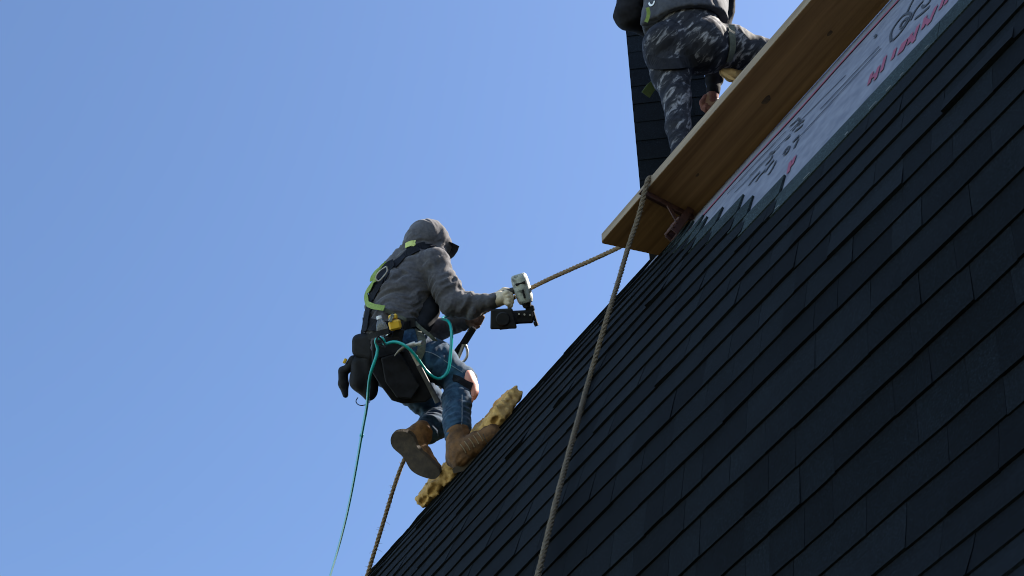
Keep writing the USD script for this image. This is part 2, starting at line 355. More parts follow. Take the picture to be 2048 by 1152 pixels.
# ------------------------------------------------------------------ the roof: a bell-cast profile in the plane (N, Z), run along D
PS = math.radians(32.4)
D = np.array([-math.sin(PS), math.cos(PS), 0.0])          # along the courses, away from the camera
N = np.array([-math.cos(PS), -math.sin(PS), 0.0])         # outward, horizontal
EXPO = 0.165
NC = 27
_K = np.linspace(0, 26, 6)
_phi = CubicSpline(_K, np.radians([64.84, 71.33, 74.44, 81.65, 83.1, 59.19]), bc_type='natural')
ds = 0.01
S_LO, S_HI = -5.2, 26 * EXPO + 0.75                       # arc length; 0 is the course on the skyline, growing downward
def phi(s):
    s = np.asarray(s, float); i = s / EXPO
    down = np.where(i > 26, np.radians(57.5) + (np.radians(59.19) - np.radians(57.5)) * np.exp(-(i - 26) / 2), _phi(np.clip(i, 0, 26)))
    up = np.radians(np.interp(-s, [0, 0.3, 1.6, 3.2, 5.2], [64.84, 61.6, 58.5, 50, 44]))
    return np.where(s < 0, up, down)
SS = np.arange(S_LO, S_HI + ds / 2, ds)
_st = np.c_[np.cos(phi(SS + ds / 2)), -np.sin(phi(SS + ds / 2))] * ds
PR = np.vstack([[0, 0], np.cumsum(_st, 0)])[:-1]
_z0 = int(round(-S_LO / ds)); PR = PR - PR[_z0] + np.array([-3.53259, 6.50237])
def prof(s):
    return np.stack([np.interp(s, SS, PR[:, 0]), np.interp(s, SS, PR[:, 1])], -1)
def surf(s, d, off=0.0):
    s, d, off = np.broadcast_arrays(np.asarray(s, float), np.asarray(d, float), np.asarray(off, float))
    q = prof(s); p = phi(s); wob = 0.012 * (meshkit.noise(np.stack([s * 0.9, d * 0.8, 0 * s], -1), 3) - 0.5) + 0.005 * (meshkit.noise(np.stack([s * 3, d * 2.6, 0 * s], -1), 4) - 0.5)
    o = off + wob
    nn = q[..., 0] + o * np.sin(p); zz = q[..., 1] + o * np.cos(p)
    return nn[..., None] * N + zz[..., None] * Z + d[..., None] * D
_sv = np.arange(-0.35, S_HI - 0.05, 0.004); _qv = prof(_sv); _av = np.arctan2(_qv[:, 1], _qv[:, 0])
def on_roof(x, y):
    """(s, d) of the roof seen at a pixel"""
    r = ray(x, y); a = math.atan2(r @ Z, r @ N); k = np.nonzero(_av >= a)[0]
    s = _sv[k[0]] if len(k) else _sv[-1]
    q = prof(s); t = math.hypot(*q) / math.hypot(r @ N, r @ Z)
    return s, float((r * t) @ D)
D0, D1 = -4.0, 9.2

# ground
g = trimesh.creation.box([3000, 3000, 0.2]); g.apply_translation([0, 0, -1.7])
obj('ground', g, M['ground'], None, kind='structure')

# building: body, roof, chimney
house = thing('roofed_building', 'tall building with a steep bell-curved black shingle roof, still being shingled', 'building')
s_in = np.arange(S_HI, S_LO - 1e-6, -0.1); q = prof(s_in); ph = phi(s_in)
qi = np.c_[q[:, 0] - 0.06 * np.sin(ph), q[:, 1] - 0.06 * np.cos(ph)]
ridge_n = qi[-1, 0] - 0.02
half = [(qi[0, 0] - 0.35, -1.62), (qi[0, 0] - 0.35, qi[0, 1] + 0.02)] + [tuple(v) for v in qi]
full = half + [(2 * ridge_n - a, b) for a, b in half[::-1]]
obj('wall', prism(full, np.zeros(3), (N, Z, D), D0 + 0.12, D1 - 0.12), M['siding'], house)
gs, gd = np.arange(S_LO, S_HI + 1e-6, 0.1), np.linspace(D0, D1, 53)
A, B = np.meshgrid(gs, gd, indexing='ij'); top = surf(A, B, -0.010); bot = surf(A, B, -0.050)
def sheet(top, bot):
    a, b = top.shape[:2]; V = np.vstack([top.reshape(-1, 3), bot.reshape(-1, 3)]); n = a * b; f = []
    i, j = np.meshgrid(np.arange(a - 1), np.arange(b - 1), indexing='ij'); p = (i * b + j).ravel()
    f = [np.c_[p, p + 1, p + b + 1], np.c_[p, p + b + 1, p + b], np.c_[p + n, p + b + 1 + n, p + 1 + n], np.c_[p + n, p + b + n, p + b + 1 + n]]
    def side(e): e = np.asarray(e); return [np.c_[e[:-1], e[:-1] + n, e[1:] + n], np.c_[e[:-1], e[1:] + n, e[1:]]]
    ar = np.arange
    f += side(ar(b)) + side(ar(b)[::-1] + (a - 1) * b) + side((ar(a) * b)[::-1]) + side(ar(a) * b + b - 1)
    m = trimesh.Trimesh(V, np.vstack(f), process=False); m.fix_normals(); return m
roof_m = sheet(top, bot)
mir = roof_m.copy(); v = np.array(mir.vertices); nv = v @ N; mir.vertices = v + np.outer(2 * (ridge_n + 0.03) - 2 * nv, N); mir.invert()
roof = obj('roof', cat(roof_m, mir), M['deck'], house)

# which courses are laid where: right of the steps only the courses below number 9
STEP_X = {8: (1562, 372), 7: (1498, 400), 6: (1478, 418), 5: (1436, 436), 4: (1402, 452), 3: (1392, 455), 2: (1370, 466), 1: (1362, 475), 0: (1350, 483)}
step_d = {}
for i in range(9):
    s_i = i * EXPO; qn = prof(s_i); tt = np.linspace(D0, D1, 2000); pj = proj(qn[0] * N + qn[1] * Z + tt[:, None] * D)
    step_d[i] = float(tt[np.argmin(np.abs(pj[:, 0] - STEP_X[i][0]))])
under_top = []
# shingle pieces
def piece(s0, s1, d0, d1, th, lift, rng, taper=0.0):
    """one shingle tab: butt edge at s1 (low), head tucked under the next course at s0"""
    nd = 3; dd = np.linspace(d0, d1, nd); wav = (rng.random(nd) - 0.5) * 0.003 + (rng.random() - 0.5) * 0.005
    wav = wav + 0.016 * (meshkit.noise(np.stack([dd * 1.1, 0 * dd + round(s1 / EXPO) * 7.3, 0 * dd], -1), 31) - 0.5) + 0.007 * (meshkit.noise(np.stack([dd * 4.5, 0 * dd + round(s1 / EXPO) * 3.1, 0 * dd], -1), 33) - 0.5)
    rows = [(s0, 0.002, 0.0), ((s0 + s1) / 2, 0.002 + th * 0.5, 0.0), (s1, 0.002 + th, 1.0)]
    T = np.stack([surf(a + wav * c, dd + (0 if a < s1 else 0), o + c * lift * np.array([rng.random(), rng.random(), rng.random()])) for a, o, c in rows])
    B = np.stack([surf(a + wav * c, dd, -0.003 * (1 - c) + c * max(0.0, th - 0.007) * 0.9) for a, o, c in rows])
    return sheet(T, B)
tabs = []
rng = np.random.default_rng(11)
for i in range(-6, 31):
    d = D0 + rng.random() * 0.2
    s0, s1 = (i - 1) * EXPO, i * EXPO                 # i is the line at the butt edge
    s0 -= 0.05
    crs = (rng.random() - 0.5) * 0.010
    while d < D1 - 0.1:
        w = rng.choice([0.12, 0.17, 0.22, 0.28, 0.34]) * (0.85 + 0.3 * rng.random())
        e = min(d + w, D1)
        limit = step_d.get(i - 1, step_d[0] + 0.35 if i < 1 else -99)    # upper courses stop short of the white sheet
        if i - 1 >= 9: limit = -99
        lo = max(d, limit)
        if e - lo > 0.03:
            thick = rng.choice([0.0085, 0.0095, 0.0115]) + rng.random() * 0.0015
            lift = 0.001 + 0.013 * (rng.random() > 0.93) * rng.random()
            tabs.append((piece(s0, s1 + crs, lo + 0.0006, e - 0.0006, thick, lift, rng), rng.random(), i))
        d = e
area = []
for m, t, i in tabs:
    pj = proj(m.vertices); inside = (pj[:, 0] > -20) & (pj[:, 0] < 2068) & (pj[:, 1] > -20) & (pj[:, 1] < 1172)
    ext = (pj[:9].max(0) - pj[:9].min(0)).prod() if True else 0
    c = m.vertices.mean(0); s_vis = i >= 0
    area.append(ext * inside.mean() * s_vis)
order = np.argsort(-np.array(area)); keep = set(order[:292].tolist())
rest, rest_t = [], []
for k in order:
    m, t, i = tabs[k]
    if k in keep: obj('shingle', m, M['shingle'], roof, tone=t)
    else: rest.append(m); rest_t.append(np.full(len(m.vertices), t))
obj('far_shingles', cat(*rest), M['shingle'], roof, tone=np.concatenate(rest_t), kind='stuff', label='smaller and more distant shingle tabs of the same roof')
# heads of the last laid shingles, left bare (greyer band with a dotted seal strip)
for i in range(1, 10):
    d_lo = -99 if i == 9 else step_d[i]
    d_hi = step_d[i - 1] + 0.02
    d = max(D0, d_lo); first = True
    while d < d_hi:
        e = min(d + 1.0, d_hi)
        if e - d > 0.02:
            dd = np.linspace(d + 0.0015, e - 0.0015, 7)
            T = np.stack([surf(a, dd, o) for a, o in (((i - 1) * EXPO + 0.004, 0.0072), ((i - 0.5) * EXPO, 0.008), (i * EXPO + 0.01, 0.0105))])
            Bm = np.stack([surf(a, dd, -0.003) for a in ((i - 1) * EXPO + 0.004, (i - 0.5) * EXPO, i * EXPO + 0.01)])
            obj('shingle_head', sheet(T, Bm), M['headlap'], roof, tone=rng.random())
        d = e
dots = []
d = D0 + 0.3
while d < step_d[8]:
    if rng.random() > 0.45:
        L = 0.015 + 0.03 * rng.random(); dd = np.linspace(d, d + L, 2)
        T = np.stack([surf(9 * EXPO - 0.012, dd, 0.0125), surf(9 * EXPO - 0.004 - 0.004 * rng.random(), dd, 0.0125)])
        dots.append(sheet(T, T - 0.003 * N))
    d += 0.06 + 0.05 * rng.random()
obj('seal_strip', cat(*dots), M['seal'], roof, kind='stuff')
# white underlayment on the part not yet covered
gs, gd = np.linspace(-1.6, 9.2 * EXPO, 34), np.linspace(D0, step_d[0] + 0.8, 60)
A, B = np.meshgrid(gs, gd, indexing='ij')
wr = 0.003 * meshkit.noise(np.stack([A * 6, B * 1.5, 0 * A], -1), 8)
sheet_u = obj('underlayment', sheet(surf(A, B, -0.004 + wr * 0.8), surf(A, B, -0.0085)), M['underlay'], house, label='printed white underlayment sheet above the laid shingles')
def printed(pxs, width_px, off=0.0075, closed=False):
    """a flat printed stroke on the underlayment through photograph pixels"""
    sd = np.array([on_roof(*p) for p in pxs]); n = max(6, 5 * len(pxs)) if len(pxs) > 2 else 6
    if len(pxs) > 2: sd = spline(np.c_[sd, np.zeros(len(sd))], n)[:, :2]
    else: sd = np.linspace(sd[0], sd[1], n)
    return sd
def stroke(sd, ws, wd, off=0.0015):
    """band of half sizes ws (down the slope) and wd (along) swept over sd"""
    t = np.gradient(sd, axis=0); t /= np.maximum(np.linalg.norm(t, axis=1, keepdims=True), 1e-9); nrm = np.c_[-t[:, 1], t[:, 0]]
    hw = np.sqrt((nrm[:, 0] * ws) ** 2 + (nrm[:, 1] * wd) ** 2)[:, None]
    a, b = sd + nrm * hw, sd - nrm * hw
    return sheet(np.stack([surf(a[:, 0], a[:, 1], off), surf(b[:, 0], b[:, 1], off)]), np.stack([surf(a[:, 0], a[:, 1], off - 0.001), surf(b[:, 0], b[:, 1], off - 0.001)]))
# red edge line of the sheet
s_r, d_r = on_roof(1640, 170)
dd = np.linspace(D0 + 0.1, step_d[0] - 0.05, 40)
obj('red_print_line', sheet(np.stack([surf(s_r - 0.02, dd, 0.0018), surf(s_r + 0.02, dd, 0.0018)]), np.stack([surf(s_r - 0.02, dd, 0.0008), surf(s_r + 0.02, dd, 0.0008)])), M['print_red'], sheet_u)
reds = [[(1737, 168), (1743, 145)], [(1744, 152), (1752, 148)], [(1750, 158), (1757, 132)], [(1762, 142), (1770, 112)], [(1784, 118), (1790, 97)], [(1797, 108), (1806, 84)], [(1803, 103), (1813, 78)], [(1816, 88), (1823, 66)], [(1819, 72), (1828, 82)], [(1827, 80), (1836, 50)],
        [(1845, 57), (1851, 33)], [(1850, 40), (1858, 46)], [(1858, 46), (1872, 12)], [(1880, 18), (1888, -6)], [(1890, 8), (1900, -16)], [(1576, 345), (1581, 322)], [(1584, 330), (1590, 312)]]
for s_ in reds:
    obj('red_letter_stroke', stroke(printed(s_, 5), 0.016, 0.010), M['print_red'], sheet_u)
blacks = [[(1781, 82), (1780, 70), (1786, 54), (1801, 34), (1814, 26), (1820, 31), (1810, 50), (1796, 68), (1784, 80)], [(1799, 53), (1803, 44), (1810, 37), (1812, 42), (1806, 52), (1800, 56)], [(1820, 40), (1827, 24), (1834, 14), (1846, 0)],
          [(1813, 23), (1818, 12), (1824, 0), (1828, -8)], [(1843, 10), (1850, 11), (1857, 4), (1860, -6)], [(1829, 37), (1843, 26), (1858, 13)], [(1748, 70), (1750, 73), (1748, 76)],
          [(1594, 236), (1598, 240)], [(1578, 252), (1586, 245), (1592, 240)], [(1584, 262), (1592, 252), (1599, 240)], [(1596, 252), (1600, 246), (1607, 242)], [(1590, 262), (1598, 256), (1605, 250)],
          [(1571, 280), (1580, 272)], [(1585, 285), (1592, 277), (1598, 271)], [(1588, 296), (1592, 286), (1597, 276)], [(1567, 308), (1572, 298), (1577, 294), (1574, 304), (1568, 310)],
          [(1540, 306), (1549, 304)], [(1545, 312), (1541, 320), (1532, 330)], [(1548, 320), (1540, 330), (1530, 345)], [(1552, 322), (1544, 338), (1536, 350)],
          [(1531, 340), (1520, 352), (1512, 364)], [(1520, 345), (1506, 360), (1498, 372)]]
for s_ in blacks:
    obj('black_print_mark', stroke(printed(s_, 3), 0.010, 0.0065), M['print_black'], sheet_u)
for a, b in (((1760, 96), (1600, 272)), ((1757, 92), (1640, 218)), ((1690, 150), (1580, 262)), ((1570, 262), (1478, 362)), ((1580, 268), (1500, 352)), ((1560, 292), (1470, 385)), ((1548, 285), (1455, 388))):
    obj('print_rule', stroke(printed([a, b], 1), 0.004, 0.003), M['print_black'], sheet_u)

# chimney clad in the same shingles, behind the plank
cd = 9.35
cl, cr = P(1262, 180, cd), P(1411, 180, cd)
cw = np.linalg.norm(cr - cl); cy = unit(np.array([cl[0] + 0.10, cl[1], 0])); cx = np.cross(cy, Z)
zb = 6.76; zt = P(1250, -60, cd)[2] + 0.5
base = np.array([cl[0], cl[1], 0])
chim = obj('chimney', cbox(base + cx * cw / 2 + cy * 0.25 + Z * (zb + zt) / 2, [cx, cy, Z], (cw - 0.02, 0.5, zt - zb), 0.003), M['deck'], house, label='narrow vertical shaft clad in dark shingles behind the plank')
z_ = zb + 0.02; row = 0
while z_ < zt - 0.05:
    x_ = 0.0; 
    while x_ < cw - 0.01:
        w_ = min(rng.choice([0.16, 0.22, 0.3, 0.42]), cw - x_)
        if cw - x_ - w_ < 0.06: w_ = cw - x_
        th = rng.choice([0.004, 0.005, 0.006]); x0, x1, ov = x_ + 0.001, x_ + w_ - 0.001, 0.03
        pts = [base + cx * x + cy * y + Z * zz for x in (x0, x1) for y, zz in ((0.012, z_), (-th, z_), (-th - 0.001, z_ + 0.002), (0.009, min(z_ + EXPO + ov, zt)), (-0.002, min(z_ + EXPO + ov, zt)))]
        obj('shingle', hull(pts), M['shingle'], chim, tone=0.6 + 0.4 * rng.random())
        x_ += w_
    z_ += EXPO; row += 1

# ------------------------------------------------------------------ plank on a roof bracket
I0 = prof(0.0); pin = I0[0] * N + I0[1] * Z
pw = unit(N + 0.01 * Z); pz = np.cross(D, pw); pz = pz if pz[2] > 0 else -pz
plank = thing('scaffold_plank', 'long rough-sawn wooden plank that the upper roofer stands on, set against the roof', 'plank')
PT = 0.060; PW = 0.286; DE = 4.225; po = pin - N * 0.004
poly = [(-3.2, 0.0), (DE - 0.004, 0.0), (DE + 0.002, 0.006), (DE + 0.088, PW - 0.008), (DE + 0.082, PW), (-3.2, PW)]
pm = prism(poly, po, (D, pw, pz), 0.0, PT)
obj('board', pm, M['wood'], plank)
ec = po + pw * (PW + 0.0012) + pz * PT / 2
obj('skylit_edge', cbox(ec + D * (DE + 0.082 - 3.2) / 2, [D, pw, pz], (DE + 0.082 + 3.2 - 0.01, 0.0018, PT - 0.004), 0.0008), M['wood_skylit'], plank)  # thin strip painting the skylight that falls on the outer edge
for (kx, ky, rr) in ((1533, 200, 0.017), (1395, 350, 0.007), (1258, 482, 0.006), (1660, 66, 0.010)):
    r_ = ray(kx, ky); t_ = (po @ pz) / (r_ @ pz); c_ = r_ * t_
    ring = [c_ + D * math.cos(a) * rr * 1.5 * (1 + 0.2 * math.sin(3 * a + kx)) + pw * math.sin(a) * rr * (1 + 0.2 * math.cos(2 * a)) - pz * 0.0008 for a in np.linspace(0, 2 * np.pi, 30, endpoint=False)]
    obj('knot', hull(np.vstack([ring, np.array(ring) + pz * 0.003])), M['knot'], plank)

br = thing('roof_bracket', 'rusty red metal roof bracket under the lower end of the plank', 'bracket')
bd = 3.93; bo = pin + D * bd - pz * 0.003
q1 = lambda w, h, e=0: bo + pw * w + pz * h + D * e
ax = [pw, pz, D]
obj('arm', cat(cbox(q1(0.155, -0.020), ax, (0.30, 0.040, 0.005)), cbox(q1(0.155, -0.003, 0.018), ax, (0.30, 0.005, 0.036))), M['bracket'], br)
sl = unit(N * math.cos(math.radians(65)) - Z * math.sin(math.radians(65))); sn = np.cross(D, sl); sn = sn if sn @ N > 0 else -sn
pl = [cbox(bo + sn * 0.022 + sl * 0.13, [sl, sn, D], (0.34, 0.005, 0.05))]
pl += [cbox(bo + sn * (0.04) + sl * 0.13 + D * e, [sl, sn, D], (0.34, 0.035, 0.004)) for e in (-0.025, 0.025)]
obj('roof_plate', cat(*pl), M['bracket'], br)
for k in range(3):
    c_ = bo + sn * 0.059 + sl * (0.17 + 0.05 * k)
    obj('rivet', cyl(c_ - D * 0.033, c_ + D * 0.033, 0.008, seg=10), M['bracket'], br)
a_, b_ = q1(0.16, -0.03), bo + sn * 0.05 + sl * 0.16
obj('strut', cbox((a_ + b_) / 2, [unit(b_ - a_), unit(np.cross(D, b_ - a_)), D], (np.linalg.norm(b_ - a_), 0.026, 0.006)), M['bracket'], br)

# ------------------------------------------------------------------ ropes
def rope_mesh(pts, r, n=None, pitch=5.5):
    pts = np.asarray(pts, float); L = np.linalg.norm(np.diff(spline(pts, 60), axis=0), axis=1).sum(); n = n or int(L / (r * 0.9))
    p = spline(pts, n); T, Nn, B = frames(p); s = np.r_[0, np.cumsum(np.linalg.norm(np.diff(p, axis=0), axis=1))]
    out = []
    for k in range(3):
        a = s / (r * pitch) * 2 * np.pi + k * 2 * np.pi / 3
        q = p + (np.cos(a)[:, None] * Nn + np.sin(a)[:, None] * B) * r * 0.47
        out.append(tube(q, r * 0.56 * (1 + 0.05 * RNG.standard_normal(n)), 6))
    return cat(*out), p
def fuzz(p, r, count, seed, length=(0.008, 0.03)):
    g_ = np.random.default_rng(seed); out = []
    for _ in range(count):
        c = p[g_.integers(len(p))]; v = unit(g_.standard_normal(3)); e = length[0] + (length[1] - length[0]) * g_.random() ** 3
        w = unit(g_.standard_normal(3)); out.append(tube([c + v * r * 0.7, c + v * (r + e * 0.5) + w * e * 0.2, c + v * (r + e) + w * e * 0.6], [0.0011, 0.0009, 0.0004], 3))
    return cat(*out)
D1M = 9.35
up_pts = [P(1420, 402, 9.02), P(1330, 446, 9.1), P(1235, 496, 9.35), P(1150, 535, 9.55), P(1066, 574, 9.75), P(1000, 609, 9.85), P(957, 632, 9.9)]
lo_pts = [P(957, 632, 9.9), P(940, 660, 9.94), P(912, 712, 10.05), P(860, 815, 10.12), P(806, 925, 10.15), P(768, 1040, 10.18), P(734, 1152, 10.2), P(700, 1270, 10.25)]
life = thing('lifeline_rope', 'brown fibre lifeline running from under the plank to the crouching roofer and below his boot', 'rope')
m_, p_ = rope_mesh(up_pts + lo_pts[1:], 0.0135); obj('strands', m_, M['rope_dark'], life, smooth=50)
obj('loose_fibres', fuzz(p_[len(p_) // 2:], 0.0135, 240, 4), M['rope_dark'], life, kind='stuff')
e_out = po + pw * PW
def plank_edge(x):
    tt = np.linspace(-1, 4.4, 3000); pj = proj(e_out + pz * PT + tt[:, None] * D); return tt[np.argmin(np.abs(pj[:, 0] - x))]
dr = plank_edge(1300)
edge = e_out + D * dr
drop = []
for (x, y) in ((1185, 735), (1156, 840), (1130, 935), (1103, 1040), (1076, 1150), (1050, 1255)):
    s_, d_ = on_roof(x, y); q_ = surf(s_, d_, 0.0); drop.append(P(x, y, q_ @ F - 0.20))
deep0, deep1 = (edge @ F), (np.array(drop[0]) @ F)
rp = [edge + pz * (PT + 0.014) - pw * 0.26 - D * 0.16, edge + pz * (PT + 0.014) - pw * 0.12 - D * 0.07, edge + pz * (PT + 0.012) - pw * 0.01, edge + pz * 0.028 + pw * 0.015,
      P(1280, 422, deep0 - 0.03), P(1263, 475, deep0 - 0.10), P(1236, 565, deep0 * 0.6 + deep1 * 0.4 - 0.08), P(1213, 640, deep0 * 0.3 + deep1 * 0.7 - 0.10)] + drop
hang = thing('hanging_rope', 'grey-brown twisted rope looped over the plank edge and hanging down across the shingles', 'rope')
m_, p_ = rope_mesh(rp, 0.0128); obj('strands', m_, M['rope'], hang, smooth=50)
obj('loose_fibres', fuzz(p_, 0.0145, 120, 5, (0.004, 0.014)), M['rope'], hang, kind='stuff')

# ------------------------------------------------------------------ foam pad on the skyline
pad = thing('foam_pad', 'torn yellow foam pad lying on the roof edge under the right boot', 'foam pad')
dA, dB = on_roof(872, 1000)[1], on_roof(1066, 792)[1]
nd, nsl, nt = 90, 16, 10
prims = []
def pad_at(x, y):
    tt = np.linspace(4, 8, 2000); q_ = surf(np.full(2000, -0.17), tt, 0.058); return q_[np.argmin(np.abs(proj(q_) - (x, y)).sum(1))]
c0, c1 = pad_at(868, 985), pad_at(1062, 802)
def pad_field():
    h = 0.008; ax = [unit(c1 - c0), None, None]; nrm = unit(N * math.sin(phi(0.0)) + Z * math.cos(phi(0.0))); sl = np.cross(ax[0], nrm)
    L = np.linalg.norm(c1 - c0); n = (np.array([L + 0.16, 0.62, 0.34]) / h).astype(int); o = np.array([-0.08, -0.31, -0.17])
    G = np.stack(np.meshgrid(*[o[k] + h * np.arange(n[k]) for k in range(3)], indexing='ij'), -1)
    q = np.abs(G - np.array([L / 2, 0, 0])) - np.array([L / 2, 0.15, 0.038]); r = 0.02
    sd = np.linalg.norm(np.maximum(q + r, 0), axis=-1) + np.minimum((q + r).max(-1), 0) - r
    sd = sd + 0.06 * (meshkit.fbm(G * 9.0 + 3, 3, 21) - 0.48) + 0.022 * (np.abs(2 * meshkit.fbm(G * 20.0, 3, 5) - 1) - 0.3) + 0.018 * (meshkit.noise(G * 48.0, 6) - 0.5)
    sd = np.maximum(sd, -(G[..., 2] + 0.075)).astype(np.float32)
    m = surface_nets(sd, o, h); v = np.array(m.vertices)
    m = trimesh.Trimesh(c0 + v[:, :1] * ax[0] + v[:, 1:2] * sl + v[:, 2:] * nrm, m.faces, process=False)
    parts = m.split(only_watertight=False); m = max(parts, key=lambda x: len(x.faces))
    if m.volume < 0: m.invert()
    return m
obj('foam', pad_field(), M['foam'], pad, smooth=True)

# ------------------------------------------------------------------ people
def J(x, y, dz, base):
    return P(x, y, base + dz)
class Rig:
    def __init__(s, base): s.b = base
    def p(s, x, y, dz): return P(x, y, s.b + dz)
    def r(s, px, dz=0): return px * (s.b + dz) / FPX
    def c(s, a, b, k=None):
        """capsule between (x, y, dz, radius in px) joints"""
        q = ('c', s.p(*a[:3]), s.p(*b[:3]), s.r(a[3], a[2]), s.r(b[3], b[2])); return q + ((k,) if k is not None else ())
    def e(s, x, y, dz, rx, ry, rz, ang=0, k=0.03):
        """ellipsoid with radii in px along the picture, and in depth"""
        c, sn = math.cos(math.radians(ang)), math.sin(math.radians(ang))
        return ('e', s.p(x, y, dz), np.array([R * c + U * sn, -R * sn + U * c, F]), np.array([s.r(rx, dz), s.r(ry, dz), s.r(rz, dz)]), k)
def chain(rig, *js, k=None):
    return [rig.c(a, b, k) for a, b in zip(js[:-1], js[1:])]

A1 = Rig(D1M)
per1 = thing('person', 'roofer in grey hood and blue jeans crouched against the roof, holding a nail gun', 'person')
HD = (856, 484, 0.70)
arm_r = [(868, 530, 0.54, 27), (890, 572, 0.46, 24), (908, 607, 0.40, 23), (945, 611, 0.37, 19), (984, 601, 0.34, 13)]
arm_l = [(800, 606, 0.74, 27), (822, 645, 0.76, 24), (838, 668, 0.75, 20), (880, 657, 0.68, 17), (926, 643, 0.60, 14)]
torso = [((850, 515, 0.66, 24), (838, 545, 0.62, 44)), ((838, 545, 0.62, 46), (812, 590, 0.58, 58)), ((812, 590, 0.58, 58), (796, 640, 0.50, 54)), ((796, 640, 0.50, 52), (785, 678, 0.42, 52))]
torso += [((812, 515, .70, 22), (785, 560, .68, 28)), ((785, 560, .68, 28), (764, 615, .62, 28)), ((764, 615, .62, 28), (757, 665, .52, 28))]
leg_r = [(815, 700, 0.36, 45), (870, 722, 0.36, 37), (922, 763, 0.33, 28), (914, 800, 0.22, 26), (914, 845, 0.10, 24), (915, 872, 0.06, 22)]
leg_l = [(778, 725, 0.48, 46), (830, 775, 0.62, 36), (886, 838, 0.66, 25), (874, 846, 0.54, 27), (862, 856, 0.46, 26), (856, 860, 0.43, 25)]
# continuous body under the clothes
hand_r = [A1.c((984, 601, 0.34, 10), (1002, 596, 0.33, 12))]
for k, (bx, by) in enumerate(((1008, 583), (1011, 590), (1012, 598), (1011, 605))):
    hand_r += chain(A1, (1002, 592 + 2 * k, 0.33, 5), (bx + 5, by + 2, 0.30, 4.6), (bx + 13 - k, by + 6, 0.31, 4.2), (bx + 11 - k, by + 9, 0.35, 3.6), k=0.004)
hand_r += chain(A1, (996, 588, 0.36, 5), (1008, 580, 0.38, 4.6), (1020, 581, 0.38, 4.0), k=0.006)
hand_l = [A1.c((926, 643, 0.60, 9), (942, 638, 0.57, 12))]
for k in range(4):
    hand_l += chain(A1, (946, 632 + 4 * k, 0.56, 4.6), (957 - k, 628 + 5 * k, 0.545, 4.4), (965 - 2 * k, 634 + 4 * k, 0.57, 4.0), (962 - 2 * k, 640 + 3 * k, 0.60, 3.6), k=0.004)
hand_l += chain(A1, (938, 646, 0.56, 5), (948, 655, 0.55, 4.6), (956, 652, 0.56, 4), k=0.006)
thin = lambda js, q: [(a, b, c, r * q) for a, b, c, r in js]
head = [A1.e(HD[0], HD[1] - 2, HD[2], 30, 34, 29, 15), A1.e(HD[0] + 14, HD[1] + 14, HD[2], 20, 21, 20, 10), A1.c((852, 500, .68, 17), (842, 530, .63, 20)),
        A1.e(HD[0] + 33, HD[1] + 9, HD[2], 6, 5, 4, -30, 0.008), A1.e(HD[0] + 29, HD[1] + 24, HD[2], 5, 3, 7, 0, 0.008), A1.e(HD[0] + 2, HD[1] + 8, HD[2] - 0.08, 6, 9, 3, 10, 0.006), A1.e(HD[0] + 28, HD[1] - 1, HD[2], 5, 3, 14, 0, 0.01)]
skin = head + [A1.c((a[0], a[1], a[2], a[3] * .82), (b[0], b[1], b[2], b[3] * .82)) for a, b in torso] + chain(A1, *thin(arm_r, .8)) + chain(A1, *thin(arm_l, .8)) + chain(A1, *thin(leg_r, .82)) + chain(A1, *thin(leg_l, .82)) \
    + [A1.c((868, 530, .54, 22), (838, 545, .62, 30)), A1.c((800, 606, .74, 22), (838, 545, .62, 30))] + hand_r + hand_l
obj('body', body(skin, 0.008), M['skin'], per1, smooth=True)
# hooded shirt
hp = [A1.c(a, b) for a, b in torso] + chain(A1, *arm_r) + chain(A1, *arm_l) + [A1.c((866, 527, .55, 29), (842, 548, .62, 42)), A1.c((800, 606, .74, 28), (830, 560, .64, 42))]
hood = [A1.e(853, 483, 0.70, 41, 41, 36, 10), A1.c((858, 474, 0.70, 32), (880, 487, 0.70, 21)), A1.c((874, 480, .70, 22), (884, 488, .70, 13), 0.03), A1.c((878, 475, .73, 9), (898, 484, .78, 3), 0.015), A1.c((876, 500, .64, 14), (884, 508, .60, 6), 0.02), A1.c((840, 497, .68, 30), (842, 525, .64, 34)), A1.c((866, 500, .69, 26), (872, 510, .66, 20))]
cut_h = lambda G: np.maximum(((G - A1.p(897, 503, 0.70)) @ unit(R * 0.84 - U * 0.55)), -1)
cuff_r = lambda G: ((G - A1.p(983, 601, 0.34)) @ unit(A1.p(983, 601, 0.34) - A1.p(945, 611, 0.37)))
hm = body(hp + hood, 0.007, 0.002, k=0.035)
hm = folds(hm, hp + hood, 0.020, 19, 3.6, seed=3, it=1, tilt=0.6, calm=(A1.p(862, 480, .7), 0.16))
obj('hooded_shirt', hm, M['hoodie'], per1, smooth=True)
# cap visor poking out of the hood
vp = [(902, 489), (917, 497), (914, 505), (906, 514), (896, 521), (885, 514), (890, 500)]
vn = unit(A1.p(917, 497, .7) - A1.p(900, 494, .7))
vt = [A1.p(*q_) for q_ in ((893, 483, .66), (904, 487, .65), (918, 494, .66), (915, 503, .70), (908, 513, .75), (898, 521, .80), (884, 512, .80), (882, 498, .74))]; vu = unit(R * 0.3 + U * 0.8 + F * 0.5)
vm = hull(np.vstack([vt, np.array(vt) + vu * 0.006, [np.mean(vt, 0) + vu * 0.016]]))
vis = prism([(-0.055, -0.085), (0.0, -0.09), (0.035, -0.06), (0.05, 0.0), (0.035, 0.06), (0.0, 0.09), (-0.055, 0.085)], A1.p(896, 506, 0.68), (unit(R * 0.62 - U * 0.62 + F * 0.1), F * 0.8 + R * 0.3 + U * 0.3, unit(R * 0.70 + U * 0.6 - F * 0.35)), 0, 0.004)
obj('cap_visor', vm, M['black'], per1, smooth=30)
